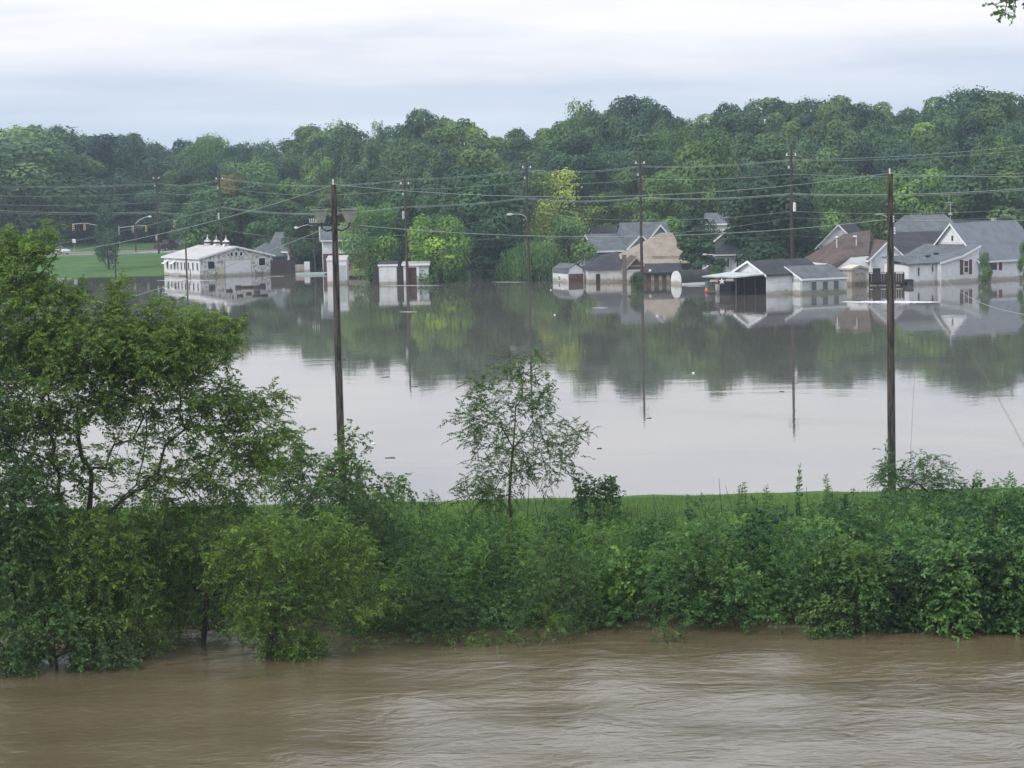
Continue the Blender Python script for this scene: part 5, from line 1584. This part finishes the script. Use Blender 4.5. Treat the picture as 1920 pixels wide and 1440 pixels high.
# old lamps on pole A
for s_ in (-1, 1):
    zc = zat(630, 405, 71.5)
    x_ = s_ * (.50 if s_ > 0 else .46)
    lp = MB().add([(x_ - .24, -.18, zc + .19), (x_ + .24, -.18, zc + .19), (x_ + .24, .18, zc + .19), (x_ - .24, .18, zc + .19),
                   (x_ - .10, -.12, zc - .22), (x_ + .14, -.12, zc - .22), (x_ + .14, .12, zc - .22), (x_ - .10, .12, zc - .22)],
                  [(0, 1, 2, 3), (7, 6, 5, 4), (0, 4, 5, 1), (1, 5, 6, 2), (2, 6, 7, 3), (3, 7, 4, 0)]).build('lamp_housing', TAN, PA)
    MB().box(x_ - .27, x_ + .27, -.2, .2, zc + .192, zc + .235).build('lamp_lid', TAN, lp)
    MB().lathe((x_, 0, zc + .237), [(.07, 0), (.07, .05), (.02, .07)], 8).build('lamp_knob', CARD, lp)
    MB().path([(s_ * .08, 0, zc - .45), (s_ * .26, 0, zc - .5), (x_ * .9, 0, zc - .4), (x_ + .02, 0, zc - .22)], .028).build('lamp_arm', CARD, PA)
pole('tall wooden pole left of the leaning tree', -110, 960, 488, Y=74, mat=POLE)
mids = [(298, 477, 322, 352, 'tall pole on the grassy bank at far left'), (417, 500, 322, 312, 'tall pole rising behind the barn roof'),
        (764, 533, 328, None, 'red brown tall pole in front of the red doored shed'), (992, 527, 298, None, 'red brown tall pole with curved street lamp arm'),
        (1204, 541, 288, None, 'dark tall pole standing in water before the tan roof'), (1486, 546, 272, None, 'red brown tall pole before the grey garage')]
PX = []
for (px, rf, rt, Y, lb) in mids:
    x_at = px - (4 if px > 700 else 2)
    root, b, zt_ = pole(lb, px, rf, rt, Y=Y, r0=.19, r1=.12, mat=POLE2, group=None)
    root.rotation_euler = (0, 0, 0)
    PX.append((root, b))
    insul(root, 0, zt_ - 1.0, .1, -1, .45); insul(root, 0, zt_ - 1.0, .1, 1, .45)
    insul(root, 0, zt_ - 2.3, .1, -1, .25)
    MB().box(-.55, .55, -.2, -.12, zt_ - 1.25, zt_ - 1.13).build('cross_arm', POLE2, root)
# transformer cans
for (i, z_) in ((2, zat(760, 403, 258)), (5, zat(1488, 388, 222)), (1, zat(417, 405, 312)), (0, zat(301, 445, 352))):
    MB().lathe((-.25 if i != 5 else .28, -.12, z_), [(.12, -.5), (.16, -.45), (.16, .35), (.1, .45)], 10).build('transformer', STEEL if i != 5 else CERAM, PX[i][0])
# street lamp arm on the pole by the willow
root, b = PX[3]
k_ = b.y / FPX
z0_ = zat(990, 415, b.y); z1_ = zat(958, 402, b.y)
MB().path([(-.1, 0, z0_), (-.2, 0, z0_ + .5), (-.7, 0, z0_ + .85), (-1.3, 0, z1_ + .03), (-1.8, 0, z1_)], .05).build('lamp_arm', STEEL, root)
MB().lathe((-2.15, 0, z1_ - .02), [(.04, -.4), (.14, -.25), (.16, .0), (.08, .3), (.04, .38)], 10, 'x').build('lamp_head', CERAM, root)
# extra small poles
for (px, rf, rt, Y, r_, lb) in ((351, 534, 437, None, .12, 'thin dark post in the water before the barn side'), (217, 524, 456, None, .13, 'short leaning post at the lawn water line'),
                        (546, 520, 440, None, .12, 'thin dark pole before the dark board fence'), (591, 518, 425, 296, .12, 'dark pole with hanging insulators left of the lamps'),
                        ):
    root, b, zt_ = pole(lb, px, rf, rt, Y=Y, r0=r_, r1=r_ * .8, mat=POLE2, lean=.02 if px == 217 else 0)
    if px == 591:
        for q_ in range(4):
            MB().lathe((-.5 + q_ * .28, 0, zt_ + .8), [(.03, -.3), (.07, -.2), (.04, 0), (.07, .2), (.02, .35)], 8).build('insulator', CERAM, root)
        MB().box(-.7, .6, -.05, .05, zt_ + .25, zt_ + .37).build('cross_arm', POLE2, root)
        MB().bar((0, 0, zt_), (0, 0, zt_ + .3), .1).build('pole_top', POLE2, root)
        MB().path([(-.1, 0, zt_ + .1), (-.9, 0, zt_ + .3), (-1.7, 0, zt_ + .1), (-2.2, 0, zt_ - .1)], .05).build('lamp_arm', STEEL, root)
        MB().lathe((-2.4, 0, zt_ - .1), [(.04, -.3), (.16, -.2), (.16, .1), (.05, .3)], 8, 'x').build('lamp_head', CERAM, root)
# wires
def wire(label, pts, r_=.022, mat=WIREM, sag=.6, n=14):
    V_ = []
    for a, b in zip(pts[:-1], pts[1:]):
        a, b = Vector(a), Vector(b)
        for i in range(n):
            f = i / n
            p = a.lerp(b, f); p.z -= sag * 4 * f * (1 - f) * (a - b).length / 40
            V_.append(np.array(p))
    V_.append(np.array(pts[-1]))
    V_ = np.array(V_)
    v, q_ = tubes(V_[:-1], V_[1:], np.full(len(V_) - 1, r_), np.full(len(V_) - 1, r_), 4)
    tag(link_mesh('power_line', np_mesh('power_line', v, q_), mat), label, 'wire')
mY = [360, 352, 312, PX[2][1].y, PX[3][1].y, PX[4][1].y, PX[5][1].y, 205]
def lvl(rows_, label, **kw):
    pxs = [-120, 298, 417, 762, 988, 1201, 1484, 2010]
    pts = [at(px, ry_, Y) for px, ry_, Y in zip(pxs, rows_, mY) if ry_ is not None]
    wire(label, pts, **kw)
lvl([343, 343, 334, 336, 318, 311, 299, 262], 'highest pale wire along the row of flooded poles', r_=0.0186)
lvl([346, 345, 336, 338, 321, 313, 301, 272], 'second highest wire just under the highest along the flooded poles', r_=0.0149)
lvl([362, 361, 351, 355, 340, 335, 326, 318], 'third pale wire along the row of flooded poles', r_=0.0174)
lvl([378, 379, 367, None, None, None, None, None], 'short span wire between the two leftmost tall poles', r_=0.0174)
lvl([386, 397, 388, 387, 371, 370, 363, 346], 'thick pale cable bundle at mid height of the flooded poles', r_=0.0279)
lvl([390, 399, 390, 389, 373, 372, 365, 349], 'thin cable lashed below the thick bundle', r_=0.0174)
lvl([None, None, 430, 440, 393, 412, 396, 386], 'lower pale wire dipping between the flooded poles', r_=0.0136)
lvl([None, None, None, 455, 441, 440, 408, 400], 'lowest wire on the street lamp pole and its neighbours', r_=0.0124)
lvl([None, None, None, 468, 455, 446, 441, 452], 'bottom telephone wire along the flooded poles', r_=0.0124, mat=WIRED)
YP = 71.5
wire('uppermost near wire between the two weathered foreground poles', [at(-110, 500, 74), at(627, 346, YP), at(1659, 326, YP), at(2500, 268, YP)], r_=.010, sag=1.25)
wire('second near wire slung below the lamps between the foreground poles', [at(-110, 640, 74), at(634, 419, YP), at(1662, 412, YP), at(2500, 352, YP)], r_=.011, sag=1.1)
wire('service cable from the right foreground pole to the white house eave', [at(1668, 434, YP), at(1722, 480, 234)], r_=.012, sag=.3)
wire('slack service cable from the white wing toward the lower right', [at(1744, 494, 232), at(1960, 594, 110)], r_=.022, sag=.4)
wire('faint wire along the lawn water line at left', [at(100, 540, 80), at(290, 508, 200)], r_=.012, sag=.3, mat=WIRED)
wire('wire across the traffic signals to the barn rear pole', [at(110, 457, 352), at(417, 388, 312)], r_=.025, sag=.2)

# ------------------------------------------------------------------ traffic signals, street light and cars
def on_ground(px, Y):
    x = (px - 960) / FPX * Y
    return Vector((x, Y, gz(x, Y)))
def signal_head(root, x, z):
    hd = MB().box(x - .17, x + .17, -.15, .1, z - 1.0, z).build('signal_head', YEL, root)
    for k in range(3):
        MB().lathe((x, -.17, z - .18 - k * .32), [(.11, 0), (.11, -.04), (.08, -.06)], 8, 'y').build('lens', BLACK if k else REDL, hd)
def mast(label, px, Y, rt, arms, r_=.12):
    b = on_ground(px, Y)
    root = empty('signal_mast', b, 0, label, 'traffic signal')
    top = zat(px, rt, Y) - b.z
    MB().bar((0, 0, -.3), (0, 0, top), r_, r_ * .7, 10).build('mast_pole', STEEL, root)
    for (pa, ra_, heads) in arms:
        x1 = (pa - px) / FPX * Y; z1_ = zat(pa, ra_, Y) - b.z
        zs_ = top - .4
        MB().path([(0, 0, zs_), (x1 * .3, 0, zs_ + (z1_ - zs_) * .6), (x1 * .7, 0, z1_ + .1), (x1, 0, z1_)], .06).build('mast_arm', STEEL, root)
        for ph in heads:
            signal_head(root, (ph - px) / FPX * Y, z1_ - .1)
    return root
mast('left galvanised signal mast whose arm reaches left over the road', 226, 372, 427, [(145, 420, (147, 168))])
mast('right galvanised signal mast whose arm reaches right over the road', 232, 384, 423, [(284, 423, (258, 283))])
mast('third signal mast behind the barn carrying three heads', 384, 360, 424, [(334, 414, (336, 351, 368))])
b = on_ground(262, 368)
sl_ = empty('street_light', b, 0, 'tall street light with curved arm beside the road crossing', 'street light')
top = zat(262, 418, 368) - b.z
MB().bar((0, 0, -.3), (0, 0, top), .13, .09, 10).build('lamp_post', POLE2, sl_)
MB().path([(0, 0, top - .2), (.8, 0, top + .5), (1.8, 0, top + .95), (2.3, 0, top + 1.05)], .06).build('lamp_arm', STEEL, sl_)
MB().lathe((2.6, 0, top + 1.05), [(.04, -.35), (.14, -.2), (.15, .1), (.05, .35)], 8, 'x').build('lamp_head', CERAM, sl_)
for (px, py, lb) in ((147, 450, 'small white road sign on a post right of the white car'), (14, 445, 'small white road sign at the far left edge')):
    b = on_ground(px, 374)
    sgn = empty('road_sign', b, 0, lb, 'sign')
    MB().bar((0, 0, -.2), (0, 0, zat(px, py, 374) - b.z), .04).build('sign_post', STEEL, sgn)
    MB().box(-.3, .3, -.06, -.03, zat(px, py + 2, 374) - b.z - .3, zat(px, py - 2, 374) - b.z).build('sign_plate', BRIGHT, sgn)
def car(label, px, Y, rz, mat, kind_='sedan', dz=.08):
    b = on_ground(px, Y)
    z = gz(b.x, b.y)
    root = empty('parked_car', (b.x, b.y, z + dz), rz, label, 'car')
    if kind_ == 'sedan':
        lo = [(-2.2, .25), (2.2, .25), (2.25, .6), (2.1, .78), (1.1, .92), (-1.5, .98), (-2.15, .9), (-2.25, .55)]
        hi = [(-1.6, .98), (1.0, .93), (.25, 1.42), (-.9, 1.45)]
    elif kind_ == 'suv':
        lo = [(-2.2, .3), (2.2, .3), (2.25, .75), (2.1, 1.0), (1.2, 1.1), (-2.2, 1.15), (-2.25, .6)]
        hi = [(-2.15, 1.15), (1.1, 1.1), (.5, 1.72), (-1.95, 1.75)]
    else:
        lo = [(-2.7, .35), (2.6, .35), (2.65, .85), (2.4, 1.05), (1.3, 1.12), (-2.7, 1.12)]
        hi = [(-.6, 1.12), (1.2, 1.12), (.6, 1.72), (-.5, 1.75)]
    MB().prism(lo, 'y', -.86, .86).build('body', mat, root)
    n_ = len(hi)
    cx_ = sum(p[0] for p in hi) / n_
    MB().add([(p[0], -.82, p[1] + .003) for p in hi[:2]] + [(p[0], -.66, p[1]) for p in hi[2:]] + [(p[0], .82, p[1] + .003) for p in hi[:2]] + [(p[0], .66, p[1]) for p in hi[2:]],
             [(3, 2, 1, 0), (4, 5, 6, 7), (0, 1, 5, 4), (1, 2, 6, 5), (2, 3, 7, 6), (3, 0, 4, 7)]).build('glasshouse', GLASS, root)
    MB().box(hi[3][0] + .05, hi[2][0] - .05, -.66, .66, hi[2][1] + .03, hi[2][1] + .09).build('roof', mat, root)
    for (xx, yy) in ((-1.4, -.8), (1.4, -.8), (-1.4, .8), (1.4, .8)):
        wh = MB().lathe((xx, yy, .32), [(.20, -.12), (.32, -.1), (.32, .1), (.20, .12)], 14, 'y').build('wheel', BLACK, root)
        MB().lathe((xx, yy, .32), [(.17, -.13), (.17, .13)], 10, 'y').build('rim', STEEL, wh)
    fx = lo[2][0]
    for yy in (-.6, .6):
        MB().box(fx - .02, fx + .03, yy - .18, yy + .18, .62, .74).build('headlight', CERAM, root)
        MB().box(-fx - .03, -fx + .02, yy - .15, yy + .15, .68, .84).build('tail_light', REDL, root)
    return root
car('white sedan on the far road behind the left foliage', 116, 358.5, R(-38), CARW)
car('maroon pickup truck at the road crossing left of the barn roof', 322, 369, R(58), CARR, 'pickup')
car('dark estate car behind the maroon pickup truck', 345, 373, R(150), CARD, 'suv')
car('silver car hidden behind the top of the leaning tree on the far road', 15, 357, R(-10), STEEL)

# ------------------------------------------------------------------ painted glints and floating debris
def glint(label, px0, px1, py, th_px, seed):  # thin pale sheet on the water, painted as a sky glint
    r_ = np.random.default_rng(seed)
    a, b = on(px0, py), on(px1, py)
    n_ = 40
    c = (a + b) / 2
    L2 = (b.x - a.x) / 2
    dpt = abs(on((px0 + px1) / 2, py + th_px / 2).y - on((px0 + px1) / 2, py - th_px / 2).y) / 2
    up_, dn = [], []
    for i in range(n_ + 1):
        f = -1 + 2 * i / n_
        e = max(0, 1 - abs(f) ** 2.2) ** .7
        up_.append((c.x + f * L2, a.y + (b.y - a.y) * i / n_ + dpt * e * r_.uniform(.5, 1.1)))
        dn.append((c.x + f * L2, a.y + (b.y - a.y) * i / n_ - dpt * e * r_.uniform(.5, 1.1)))
    m = MB()
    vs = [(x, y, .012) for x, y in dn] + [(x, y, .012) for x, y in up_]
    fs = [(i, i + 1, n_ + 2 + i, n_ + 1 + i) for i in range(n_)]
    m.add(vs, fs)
    tag(m.build('glint_patch', GLINT), label, kind='stuff')
glint('pale painted glint streak before the white house and deck', 1575, 1765, 566.5, 5.5, 1)
glint('thin painted glint line before the barn side wall', 292, 402, 526, 1.2, 2)
glint('thin painted glint line before the white plank sheds', 712, 832, 535.5, 1.0, 3)
glint('thin painted glint line left of the street lamp pole', 920, 986, 529, .9, 4)
glint('short painted glint streak below the block garage', 1108, 1140, 577.5, 1.0, 5)
glint('short painted glint streak in the dark tree reflection', 748, 784, 585, 1.1, 6)
glint('small painted glint streak before the domed shed', 1286, 1322, 537, 1.0, 7)
glint('thin painted glint line at the foot of the barn right end', 505, 534, 518, .8, 8)
logs = [(430, 546, 10, .22), (447, 540, 8, .3), (462, 539.5, 26, .2), (482, 539.5, 10, .25), (450, 555, 9, .15), (466, 551, 9, .18), (482, 549, 8, .28), (488, 555, 28, .16)]
for i, (px, py, wpx, r_) in enumerate(logs):
    p = on(px, py)
    w2 = wpx * p.y / FPX / 2
    o_ = MB().bar((-w2, 0, .02), (w2, .3, .1), r_ * 1.1, r_ * .8, 8).bar((w2 * .3, 0, .05), (w2 * .5, .2, .45 if i % 3 == 0 else .2), r_ * .4, r_ * .2, 6).build('driftwood', LOG)
    o_.location = p
    tag(o_, 'dark driftwood log floating in the barn reflection', 'driftwood', 'driftwood before the barn')
for i in range(26):
    px, py = random.uniform(420, 1900), random.choice([random.uniform(556, 640), random.uniform(640, 900)])
    p = on(px, py)
    L_ = random.uniform(.08, .26)
    o_ = MB().bar((-L_, 0, .0), (L_, random.uniform(-.3, .3), .02), .03, .015, 5).bar((L_ * .1, 0, .0), (L_ * .4, .15, .06), .012, .006, 4).build('floating_stick', LOG)
    o_.location = p
    tag(o_, 'small dark stick drifting on the open flood water', 'stick', 'sticks drifting on the flood')
fl = [(1055, 542), (1040, 591), (1033, 544), (1583, 590), (1232, 593), (700, 833), (1300, 700), (845, 517)]
for i, (px, py) in enumerate(fl[:3] + fl[4:]):
    o_ = MB().lathe((0, 0, 0), [(.03, -.08), (.09, -.03), (.10, .03), (.04, .08)], 8).build('floating_bottle', CERAM)
    o_.location = on(px, py); tag(o_, 'tiny pale piece of litter floating on the flood', 'litter', 'litter on the flood water')

# ------------------------------------------------------------------ haze
HZ = bpy.data.materials.new('haze')
HZ.use_nodes = True
t = HZ.node_tree
t.nodes.clear()
pv = N(t, 'ShaderNodeVolumePrincipled')
pv.inputs['Color'].default_value = (.72, .86, 1.0, 1)
pv.inputs['Density'].default_value = .00034
pv.inputs['Anisotropy'].default_value = .2
ov_ = N(t, 'ShaderNodeOutputMaterial')
L(t, pv.outputs[0], ov_.inputs['Volume'])
hz = MB().box(-2600, 2600, -70, 3300, -3.2, 42).build('haze', HZ)
tag(hz, 'thin bluish humid haze over the valley', kind='stuff')
